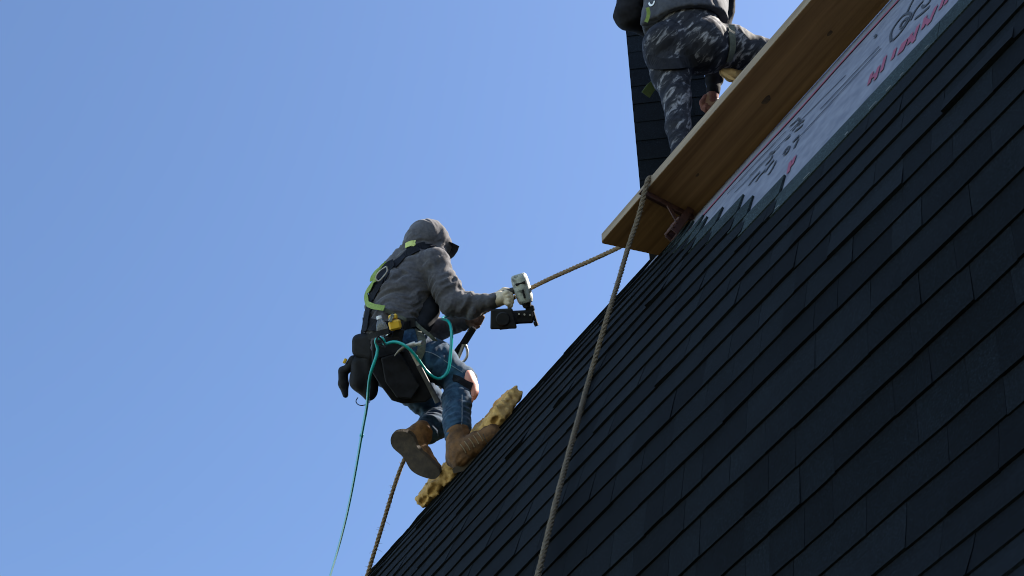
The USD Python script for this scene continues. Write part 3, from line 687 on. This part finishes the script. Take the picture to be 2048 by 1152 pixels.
# jeans
jp = chain(A1, *leg_r) + chain(A1, *leg_l) + [A1.c((785, 690, .42, 50), (800, 705, .40, 50)), A1.c((778, 725, .48, 46), (770, 720, .46, 44))]
jm = body(jp, 0.007, 0.002, k=0.025); jm = folds(jm, jp, 0.013, 22, 5, seed=8, it=1)
obj('jeans', jm, M['denim'], per1, smooth=True)
cuf = [tube(spline([A1.p(914, 866, .07), A1.p(915, 872, .06), A1.p(916, 877, .05)], 5), [A1.r(24), A1.r(25.5), A1.r(26), A1.r(25), A1.r(23)], 24), tube(spline([A1.p(861, 857, .455), A1.p(855, 861, .43), A1.p(850, 865, .405)], 5), [A1.r(24), A1.r(26), A1.r(27), A1.r(27), A1.r(24)], 24)]
for c_ in cuf: obj('jeans_cuff', c_, M['denim'], per1, smooth=50)
for path in ([(838, 700), (868, 708), (898, 728), (925, 745)], [(924, 790), (924, 820), (923, 850), (921, 868)]):
    m_, _, _ = drape(path, [jm], 0.004, 0.0025, 0.001, 20); obj('jeans_seam', m_, M['denim_seam'], per1)
# boots
b_r = chain(A1, (916, 865, .06, 23), (917, 893, .02, 23), (924, 912, -.01, 25)) + chain(A1, (918, 910, .0, 24), (952, 888, -.03, 22), (984, 869, -.04, 17), k=0.02) + [A1.c((908, 918, .02, 16), (925, 915, .01, 17)), A1.e(978, 872, -0.04, 26, 17, 18, 35)]
bm = folds(body(b_r, 0.006, k=0.018), b_r, 0.008, 34, 9, 5)
boot = obj('boot', bm, M['boot_shaded'], per1, smooth=True, label='brown boot planted on the foam pad')
sr = hull([A1.p(x, y, dz) for x, y in ((904, 938), (932, 929), (966, 906), (1004, 869), (1007, 877), (970, 917), (934, 941), (907, 947)) for dz in (-0.062, 0.045)])
obj('sole', sr, M['sole'], boot)
for k in range(5):
    x, y = 926 + 8.5 * k, 893 - 6.0 * k
    pp, qq = hit([(x - 5, y - 4), (x - 1, y + 1), (x + 3, y + 7), (x + 6, y + 13)], [bm], 0.002)
    obj('lace', tube(pp, 0.0028, 5), M['lace'], boot)
pp, qq = hit([(966, 868), (970, 878), (976, 888), (984, 896)], [bm], 0.002)
obj('toe_seam', tube(pp, 0.003, 5), M['sole'], boot)
lb = chain(A1, (848, 862, .40, 23), (834, 876, .38, 24), (824, 892, .36, 24)) + chain(A1, (814, 884, .345, 20), (842, 910, .32, 20), (868, 938, .28, 15), k=0.025) + [A1.e(812, 884, .35, 22, 22, 24, -40)]
lbm = folds(body(lb, 0.006, k=0.02), lb, 0.004, 30, 10, 6)
boot2 = obj('boot', lbm, M['boot'], per1, smooth=True, label='brown boot raised behind with its sole showing')
out = spline(np.array([(781, 880, 0), (785, 868, 0), (796, 863, 0), (812, 864, 0), (826, 874, 0), (834, 893, 0), (846, 907, 0), (862, 922, 0), (876, 937, 0), (880, 947, 0), (872, 957, 0), (856, 957, 0), (836, 950, 0), (820, 938, 0), (808, 917, 0), (796, 905, 0), (784, 893, 0), (781, 882, 0)], float), 48)[:-1, :2]
s_o = [A1.p(x, y, 0.235 - 0.0012 * (y - 910) + 0.0006 * (x - 830)) for x, y in out]; sole_c = np.mean(s_o, 0); bk = unit(F * 0.8 + R * 0.35 + U * 0.45)
import shapely.geometry as _sg
ex, ey = unit(A1.p(870, 945, .2) - A1.p(800, 880, .26)), None; sn_ = unit(np.cross(ex, unit(s_o[10] - sole_c))); 
sole_m = trimesh.creation.extrude_polygon(_sg.Polygon(out), 1.0, engine='earcut'); v = np.array(sole_m.vertices)
sole_m = trimesh.Trimesh(np.array([A1.p(x, y, 0.235 - 0.0012 * (y - 910) + 0.0006 * (x - 830)) for x, y in v[:, :2]]) + np.outer(v[:, 2], bk * 0.026), sole_m.faces, process=False); sole_m.fix_normals()
obj('sole', sole_m, M['sole'], boot2)
# gloves
gr = [('c', q[1], q[2], q[3] * 1.12 + .001, q[4] * 1.12 + .001) + q[5:] for q in hand_r] + [A1.c((978, 602, .345, 14), (990, 600, .34, 13)), A1.e(998, 597, .33, 15, 14, 12, 20, 0.01)]
obj('glove', body(gr, 0.004, k=0.008), M['glove'], per1, smooth=True, label='cream work glove on the nail gun')
gl = [('c', q[1], q[2], q[3] * 1.12 + .001, q[4] * 1.12 + .001) + q[5:] for q in hand_l] + [A1.c((918, 645, .61, 14), (930, 642, .6, 13))]
obj('glove', body(gl, 0.004, k=0.008), M['glove_brown'], per1, smooth=True, label='dark brown glove on the rope')
# knee pads
kp = body([A1.e(940, 770, 0.30, 16, 32, 30, 12, .01), A1.c((930, 748, .32, 14), (944, 785, .24, 13), .02), A1.c((944, 775, .26, 12), (938, 800, .2, 9), .02)], 0.006)
kn = obj('knee_pad', kp, M['knee'], per1, smooth=True, label='salmon pink knee pad on the front knee')
m_, _, _ = drape([(906, 757), (918, 760), (930, 768), (944, 774)], [jm, kp], 0.045, 0.004, 0.003, 14); obj('strap', m_, M['black'], kn)
kp2 = body([A1.e(888, 845, 0.63, 9, 22, 24, 5, .01)], 0.006)
obj('knee_pad', kp2, M['knee'], per1, smooth=True, label='salmon knee pad on the rear knee')

# harness
har = thing('safety_harness', 'dark fall harness with green webbing on the crouching roofer', 'harness')
def strap(name, path, w, mt, meshes=None, thick=0.004, off=0.004, label=None, n=26):
    m_, _, _ = drape(path, meshes or [hm, jm], w, thick, off, n); return obj(name, m_, mt, har, label=label)
strap('shoulder_strap', [(852, 493), (838, 496), (815, 508), (790, 530), (770, 552), (755, 580)], 0.062, M['vest'])
strap('shoulder_strap', [(868, 494), (850, 493), (832, 493), (815, 496)], 0.030, M['vest'])
strap('back_panel', [(790, 528), (768, 548), (752, 580), (742, 610), (736, 640), (732, 665)], 0.09, M['vest'], off=0.012)
strap('lime_tag', [(816, 495), (824, 491), (833, 490)], 0.035, M['webbing_lime'], off=0.020)
strap('dorsal_pad', [(775, 532), (764, 546), (752, 562)], 0.050, M['webbing'], off=0.030)
dr_c = spline([P(773, 533, 9.77), P(775, 540, 9.77), P(766, 554, 9.77), P(756, 562, 9.77), P(752, 556, 9.77), P(761, 541, 9.77), P(773, 533, 9.77)], 30)
obj('d_ring', tube(dr_c, 0.0045, 7), M['worn_steel'], har, smooth=50)
strap('green_strap', [(762, 560), (748, 577), (740, 596), (743, 610), (756, 618), (772, 622)], 0.032, M['webbing'], off=0.030)
strap('side_strap', [(770, 620), (790, 630), (812, 641), (832, 650)], 0.022, M['strap_olive'], off=0.006)
obj('chest_panel', body([A1.c((863, 590, .52, 13), (859, 622, .46, 19)), A1.c((859, 622, .46, 19), (844, 652, .40, 20))], 0.006), M['vest'], har, smooth=True)
strap('waist_belt', [(731, 648), (760, 655), (800, 656), (830, 652), (850, 646)], 0.075, M['black'], off=0.012)
strap('thigh_strap', [(836, 662), (843, 680), (842, 700), (836, 716)], 0.045, M['strap_olive'], off=0.006)
obj('hip_strap', ribbon(spline([P(826, 640, 9.72), P(840, 655, 9.66), P(862, 673, 9.64), P(882, 694, 9.68), P(903, 712, 9.72)], 20), -F + 0.3 * U, 0.020, 0.003), M['strap_olive'], har)
obj('hip_buckle', cbox(A1.p(822, 645, .32), [R, U, F], (0.05, 0.055, 0.012)), M['black_plastic'], har)

# tool belt and its pouches
belt = thing('tool_belt', 'black leather tool belt with hanging pouches on the crouching roofer', 'tool belt')
PB = lambda x, y, dz, r: (A1.p(x, y, dz), A1.r(r, dz))
slab = lambda px, d0, d1, r: balls([(A1.p(x, y, dz), r) for x, y in px for dz in (d0, d1)])
main_old = lambda: body([A1.c((772, 690, .27, 26), (785, 740, .27, 34)), A1.c((785, 740, .27, 34), (806, 778, .28, 28)), A1.c((806, 778, .28, 28), (846, 784, .32, 22)), A1.c((810, 720, .26, 30), (846, 775, .28, 24)), A1.c((765, 700, .34, 26), (768, 742, .36, 26))], 0.007, k=0.03)
big = obj('pouch', slab([(748, 684), (796, 676), (842, 752), (868, 786), (850, 800), (806, 803), (786, 797), (762, 765), (748, 742)], .20, .36, .012), M['leather'], belt, smooth=35, label='large black side pouch widened over the shaded thigh')  # real pouch, its black outline also painting the leg shade beside it
obj('pocket', slab([(766, 718), (798, 708), (836, 772), (822, 794), (796, 792), (774, 762)], .165, .22, .010), M['leather'], big, smooth=35)
obj('flap', slab([(752, 690), (795, 682), (806, 702), (758, 714)], .165, .21, .007), M['leather'], big, smooth=35)
obj('pouch', balls([PB(718, 682, .40, 14), PB(744, 676, .36, 14), PB(716, 702, .40, 12), PB(745, 708, .36, 14)]), M['leather'], belt, smooth=40, label='small upper rear pouch')
obj('pouch', body([A1.c((722, 728, .42, 20), (722, 762, .42, 22)), A1.c((722, 762, .42, 22), (738, 790, .40, 12)), A1.c((742, 720, .40, 20), (742, 782, .40, 14))], 0.007, k=0.02), M['leather'], belt, smooth=True, label='deep rear pouch hanging lowest')
obj('pouch', body([A1.c((686, 742, .45, 10), (687, 768, .45, 10)), A1.c((687, 768, .45, 10), (691, 790, .44, 6)), A1.c((695, 738, .44, 9), (708, 722, .43, 12))], 0.006, k=0.015), M['leather'], belt, smooth=True, label='narrow rear sheath')
obj('belt_cord', tube(spline([P(716, 795, 9.75), P(712, 803, 9.75), P(718, 810, 9.75), P(732, 809, 9.74), P(740, 803, 9.73)], 16), 0.0028, 6), M['black'], belt, smooth=50)
obj('pouch_rim', ribbon(spline([P(737, 674, 9.60), P(755, 667, 9.55), P(778, 662, 9.52)], 10), -F, 0.03, 0.008), M['leather'], belt)
obj('tool_loop', cat(cbox(A1.p(795, 672, .20), [unit(R * .95 - U * .2), unit(U * .95 + R * .2), F], (0.062, 0.085, 0.02))), M['leather'], belt)

# carried things
bt = thing('water_bottle', 'clear plastic water bottle with white cap tucked in the tool belt', 'bottle')
ba, bb = A1.p(768, 672, .22), A1.p(757, 630, .24); t_ = unit(bb - ba)
obj('bottle_body', tube([ba, ba + t_ * .002, ba + t_ * .05, ba + t_ * .07, ba + t_ * .09, ba + t_ * .098], [.01, .031, .032, .028, .016, .013], 22), M['bottle'], bt, smooth=45)
obj('bottle_cap', cyl(ba + t_ * .096, ba + t_ * .115, .0155, bev=.002), M['cap_white'], bt, smooth=40)
tp = thing('tape_measure', 'yellow tape measure with grey hook clipped on the tool belt', 'tape measure')
ax1 = [unit(R * .97 + U * .22), unit(U * .97 - R * .22), F]
obj('case', cbox(A1.p(790, 650, .17), ax1, (0.068, 0.055, 0.045), 0.010), M['yellow'], tp)
obj('case_top', cbox(A1.p(786, 634, .18), ax1, (0.05, 0.03, 0.03), 0.010), M['yellow'], tp)
obj('lock', cbox(A1.p(783, 636, .15), [unit(R * .9 - U * .4), unit(U * .9 + R * .4), F], (0.02, 0.046, 0.018), 0.008), M['steel'], tp)
hmr = thing('claw_hammer', 'claw hammer with worn black grip hanging head up from the tool belt', 'hammer')
h0, h1 = A1.p(818, 694, .14), A1.p(876, 805, .14); ht = unit(h1 - h0); hs = np.cross(ht, F); hs = hs if hs @ R > 0 else -hs
L = np.linalg.norm(h1 - h0)
obj('shaft', tube([h0, h0 + ht * .02, h0 + ht * L * .4], [.010, .011, .011], 12), M['worn_steel'], hmr, smooth=40)
obj('grip', tube([h0 + ht * L * .33, h0 + ht * (L * .34), h0 + ht * L * .6, h0 + ht * L * .92, h0 + ht * (L - .002), h1], [.011, .0145, .013, .0155, .017, .012], 16), M['grip'], hmr, smooth=40)
clw = spline([A1.p(830, 688, .13), A1.p(815, 692, .12), A1.p(800, 700, .12), A1.p(789, 712, .13)], 12)
obj('claw', tube(clw, np.linspace(.017, .003, 12), 10, (1, .7)), M['worn_steel'], hmr, smooth=50)
obj('face', cat(cyl(A1.p(828, 689, .13), A1.p(843, 686, .11), .010, seg=14), cyl(A1.p(838, 687, .12), A1.p(845, 686, .11), .014, seg=18, bev=.002)), M['worn_steel'], hmr, smooth=40)
obj('chisel_tip', cbox(A1.p(690, 722, .42), [unit(R * .5 + U), unit(R - U * .5), F], (0.03, 0.018, 0.015), 0.004), M['yellow'], belt, label='yellow tool end sticking out of the rear sheath')

# nail gun
gun = thing('nail_gun', 'coil nail gun with scuffed grey body and black magazine in the gloved hand', 'nail gun')
G_ = 0.33
ga, gb = A1.p(1036, 549, G_), A1.p(1053, 607, G_ - .01); gt = unit(gb - ga); gs_ = np.cross(gt, F); gs_ = gs_ if gs_ @ R > 0 else -gs_; gf = np.cross(gt, gs_); GL = np.linalg.norm(gb - ga)
obj('cylinder_body', tube([ga + gt * .02, ga + gt * .022, ga + gt * .05, ga + gt * .10, ga + gt * .145, ga + gt * (GL - .004), gb], [.034, .047, .049, .048, .045, .038, .030], 24), M['steel'], gun, smooth=40)
capm = [cyl(ga, ga + gt * .036, .044, .048, 24, .008)] + [cyl(ga + gt * .002 + gs_ * .034 * math.cos(a) + gf * .034 * math.sin(a), ga + gt * .05 + gs_ * .036 * math.cos(a) + gf * .036 * math.sin(a), .009, seg=10, bev=.002) for a in np.arange(0.6, 6.8, 1.5708)]
obj('cylinder_cap', cat(*capm), M['steel'], gun, smooth=40)
obj('exhaust_band', cbox(ga + gt * .055 - gf * .034 * np.sign(gf @ F), [gs_, gt, gf], (0.060, 0.014, 0.03), 0.004), M['black_plastic'], gun)
obj('handle', tube(spline([A1.p(1044, 578, G_), A1.p(1028, 581, G_), A1.p(1010, 587, G_), A1.p(992, 594, G_), A1.p(984, 597, G_)], 14), np.r_[.026, .024, .022, np.full(8, .0195), .021, .022, .018], 14), M['grip'], gun, smooth=50)
obj('nose', cat(cyl(gb - gt * .004, gb + gt * .022, .028, .022, 18), cbox(A1.p(1060, 618, G_), [gs_, gt, gf], (0.05, 0.03, 0.04)), cyl(A1.p(1062, 610, G_), A1.p(1073, 648, G_ - .01), .009, seg=10), cyl(A1.p(1070, 643, G_), A1.p(1074, 652, G_), .013, seg=10, bev=.002)), M['black_plastic'], gun)
obj('magazine', cat(balls([(A1.p(x, y, dz), .010) for x, y in ((985, 622), (1022, 620), (1030, 654), (984, 655)) for dz in (.27, .40)]), cbox(A1.p(1043, 634, G_), [unit(R + U * .05), unit(U - R * .05), F], (0.135, 0.075, 0.06), .010), cyl(A1.p(1006, 638, .25), A1.p(1006, 638, .42), .040, seg=26, bev=.006)), M['black_plastic'], gun, smooth=30)
obj('magazine_door', cbox(A1.p(1015, 656, .32), [unit(R + U * .12), unit(U - R * .12), F], (0.088, 0.010, 0.09)), M['black_plastic'], gun)
for k in range(3): obj('screw', cyl(A1.p(1038 + 11 * k, 628 + k, .285), A1.p(1038 + 11 * k, 628 + k, .31), .006, seg=8), M['worn_steel'], gun)
obj('body_slot', cbox(ga + gt * .115 - gf * .046 * np.sign(gf @ F), [gs_, gt, gf], (0.012, 0.05, 0.012), 0.003), M['black_plastic'], gun)
obj('trigger', tube(spline([A1.p(1030, 592, .33), A1.p(1026, 602, .33), A1.p(1022, 606, .33)], 6), .004, 6), M['black_plastic'], gun)

# rope grab and snap hook
gb_ = thing('rope_grab', 'black rope grab with steel snap hook hanging below the rear glove', 'rope grab')
obj('grab_plate', cat(cbox(A1.p(938, 672, .50), [unit(R * .62 + U), unit(R - U * .62), F], (0.115, 0.034, 0.03), .006), cbox(A1.p(926, 684, .52), [unit(R * .62 + U), unit(R - U * .62), F], (0.13, 0.026, 0.024), .006)), M['black_plastic'], gb_)
obj('lanyard', ribbon(spline([P(922, 690, 9.86), P(912, 704, 9.82), P(905, 718, 9.74)], 8), -F + U * .2, .028, .004), M['black'], gb_)
hk = spline([A1.p(928, 684, .5), A1.p(920, 705, .48), A1.p(914, 716, .47), A1.p(922, 724, .47), A1.p(930, 720, .47), A1.p(935, 706, .48), A1.p(931, 690, .49), A1.p(928, 684, .5)], 30)
obj('snap_hook', tube(hk, .0075, 8), M['worn_steel'], gb_, smooth=50)
obj('hook_gate', tube([A1.p(927, 690, .48), A1.p(920, 708, .47), A1.p(916, 718, .46)], .010, 8), M['worn_steel'], gb_, smooth=50)

# air hose
hose_px = [(610, 1330, 14.2), (640, 1222, 13.3), (661, 1150, 12.6), (690, 1045, 11.6), (714, 925, 10.6), (727, 850, 10.0), (736, 790, 9.6), (745, 735, 9.45), (755, 694, 9.46), (751, 682, 9.45), (758, 676, 9.43), (768, 679, 9.43), (768, 688, 9.44), (780, 685, 9.46), (800, 686, 9.45), (824, 703, 9.46), (846, 733, 9.50), (864, 752, 9.52), (880, 757, 9.54), (894, 745, 9.56), (900, 718, 9.58), (903, 680, 9.62), (902, 655, 9.66), (893, 640, 9.74), (884, 638, 9.82), (893, 632, 9.88), (908, 624, 9.9), (950, 612, 9.88), (982, 599, 9.74)]
hose = thing('air_hose', 'thin teal air hose looping past the knee and trailing down into the sky', 'hose')
hp_ = spline([P(*q) for q in hose_px], 170)
obj('tubing', tube(hp_, 0.0090, 10), M['hose'], hose, smooth=50)
i_ = int(np.argmin(np.abs(proj(hp_)[:, 1] - 871))); obj('coupling', cyl(hp_[i_], hp_[i_ + 1] * .6 + hp_[i_] * .4, .0125, seg=12, bev=.002), M['hose'], hose, smooth=40)
cl_ = spline([A1.p(756, 672, .06), A1.p(753, 684, .05), A1.p(762, 693, .05), A1.p(770, 695, .06), A1.p(766, 683, .07), A1.p(756, 672, .06)], 20)
obj('hose_clip', tube(cl_, .005, 7), M['black_plastic'], hose, smooth=50)

# ------------------------------------------------------------------ the upper roofer
A2 = Rig(8.2)
per2 = thing('person', 'roofer in slate shirt and black streaked leggings climbing on the plank, seen from behind', 'person')
tor2 = [((1378, 66, 0.68, 74), (1372, 10, 0.80, 72)), ((1372, 10, 0.80, 72), (1370, -60, .95, 76)), ((1370, -60, .95, 78), (1368, -110, 1.02, 66))]
l2 = [(1332, 95, .55, 45), (1342, 150, .42, 37), (1354, 200, .28, 27), (1357, 255, .14, 23), (1361, 308, .0, 16), (1378, 338, .02, 17)]
r2 = [(1412, 92, .55, 48), (1462, 96, .58, 44), (1515, 112, .60, 36), (1545, 120, .60, 32)]
r2b = [(1545, 122, .60, 30), (1515, 150, .62, 24), (1488, 158, .62, 18)]
armL = [(1300, -95, 1.05, 34), (1270, -30, .95, 30), (1258, 30, .90, 28), (1300, 52, 1.02, 22), (1350, 60, 1.1, 20)]
armR = [(1440, -90, 1.0, 34), (1452, -30, .92, 22), (1447, 20, .95, 20), (1432, 110, .86, 18), (1429, 155, .77, 15), (1426, 184, .72, 13)]
sk2 = [A2.c((a[0], a[1], a[2], a[3] * .84), (b[0], b[1], b[2], b[3] * .84)) for a, b in tor2]
for js in (l2, r2, r2b, armL, armR): sk2 += chain(A2, *thin(js, .8))
h2 = []
for k in range(4):
    h2 += chain(A2, (1416 + 6 * k, 203, .69, 5.5), (1413 + 6 * k, 212 + 2 * (k in (1, 2)), .67, 5), (1412 + 6 * k, 220 + 2 * (k in (1, 2)), .69, 4.5), (1415 + 5 * k, 223, .73, 4), k=0.004)
h2 += chain(A2, (1412, 195, .69, 6), (1405, 205, .68, 5.5), (1407, 216, .69, 5), k=0.006) + [A2.c((1424, 192, .70, 9), (1424, 204, .69, 11))]
sk2 += h2 + [A2.c((1368, -110, 1.02, 40), (1368, -150, 1.08, 24)), A2.e(1368, -190, 1.12, 34, 38, 36)] + [A2.e(1368, -190, 1.23, 8, 9, 8, 0, .01), A2.e(1333, -188, 1.12, 4, 9, 6, 0, .006), A2.e(1403, -188, 1.12, 4, 9, 6, 0, .006)]
obj('body', body(sk2, 0.009), M['skin'], per2, smooth=True)
lp2 = chain(A2, *l2) + chain(A2, *r2) + chain(A2, *r2b) + [A2.c((1378, 78, .62, 68), (1376, 66, .66, 68)), A2.e(1338, 92, .50, 50, 50, 46), A2.e(1408, 88, .50, 52, 50, 46), A2.c((1340, 110, .5, 42), (1410, 105, .5, 44))]
lm2 = folds(body(lp2, 0.008, k=0.03), lp2, 0.006, 22, 6, 12)
obj('leggings', lm2, M['camo'], per2, smooth=True, label='black leggings with pale brush streaks')
sp2 = [A2.c((1371, 44, .70, 82), (1372, 0, .80, 78)), A2.c((1372, 0, .80, 78), (1370, -60, .95, 80)), A2.c((1370, -60, .95, 80), (1368, -110, 1.02, 68)), A2.c((1340, -90, 1.02, 50), (1400, -90, 1.0, 50))]
hem_n = unit(U * 0.97 + R * 0.10 - F * 0.1)
cutS = lambda G: -((G - A2.p(1366, 34, .6)) @ unit(U * 1.0 - R * 0.12 + F * 0.35))
sm2 = folds(body(sp2 + [A2.c((1300, 50, .62, 14), (1310, 20, .7, 20))], 0.008, 0.006, cut=cutS), sp2, 0.008, 14, 6, 15)
obj('shirt', sm2, M['shirt'], per2, smooth=True)
al = folds(body(chain(A2, *armL), 0.008), chain(A2, *armL), 0.006, 20, 6, 17); obj('sleeve', al, M['black'], per2, smooth=True)
ar2 = folds(body(chain(A2, *armR), 0.008), chain(A2, *armR), 0.005, 20, 6, 18); obj('sleeve', ar2, M['black'], per2, smooth=True)
obj('glove', body([('c', q[1], q[2], q[3] * 1.12 + .001, q[4] * 1.12 + .001) + q[5:] for q in h2] + [A2.c((1426, 188, .715, 12), (1425, 197, .70, 12))], 0.004, k=0.008), M['glove_red'], per2, smooth=True, label='reddish glove reaching down to the plank')
m_, _, _ = drape([(1299, 6), (1302, 12), (1307, 10), (1310, 2)], [sm2, al], 0.010, 0.002, 0.003, 12); obj('shirt_print', m_, M['cap_white'], per2)
b2 = body(chain(A2, (1488, 158, .62, 17), (1472, 150, .60, 16)) + chain(A2, (1478, 146, .60, 13), (1462, 150, .55, 12), (1446, 144, .52, 8), k=.015), 0.006, k=.015)
bt2 = obj('boot', folds(b2, chain(A2, (1488, 158, .62, 17), (1446, 144, .52, 8)), .004), M['tan'], per2, smooth=True, label='tan boot tucked under the bent leg')
obj('sole', hull([A2.p(x, y, dz) for x, y in ((1442, 141), (1452, 146), (1470, 158), (1472, 163), (1456, 157), (1443, 148)) for dz in (.46, .54)]), M['tan'], bt2)
b3 = body(chain(A2, (1366, 322, .02, 19), (1380, 340, .03, 18)) + chain(A2, (1384, 344, .04, 17), (1420, 350, .08, 14), k=.02), .007)
obj('boot', b3, M['boot'], per2, smooth=True, label='boot standing on the plank')
har2 = thing('safety_harness', 'olive and black leg straps of the fall harness on the upper roofer', 'harness')
def strap2(name, path, w, mt, off=0.005, label=None):
    m_, _, _ = drape(path, [lm2, sm2], w, .004, off, 24); obj(name, m_, mt, har2, label=label)
strap2('thigh_strap', [(1462, 52), (1463, 72), (1464, 95), (1456, 122)], 0.035, M['strap_olive'])
strap2('thigh_strap', [(1298, 122), (1315, 128), (1340, 130), (1370, 126), (1392, 118)], 0.065, M['black'])
obj('green_strap_end', ribbon(spline([P(1312, 168, 8.82), P(1303, 174, 8.81), P(1296, 183, 8.80), P(1291, 190, 8.80)], 12), -F + .3 * R, .050, .006), M['strap_green'], har2, label='loose green strap end beside the standing leg')
obj('hip_strap', ribbon(spline([P(1295, 15, 8.62), P(1297, 28, 8.62), P(1292, 44, 8.62)], 8), -F, .018, .004), M['webbing'], har2)
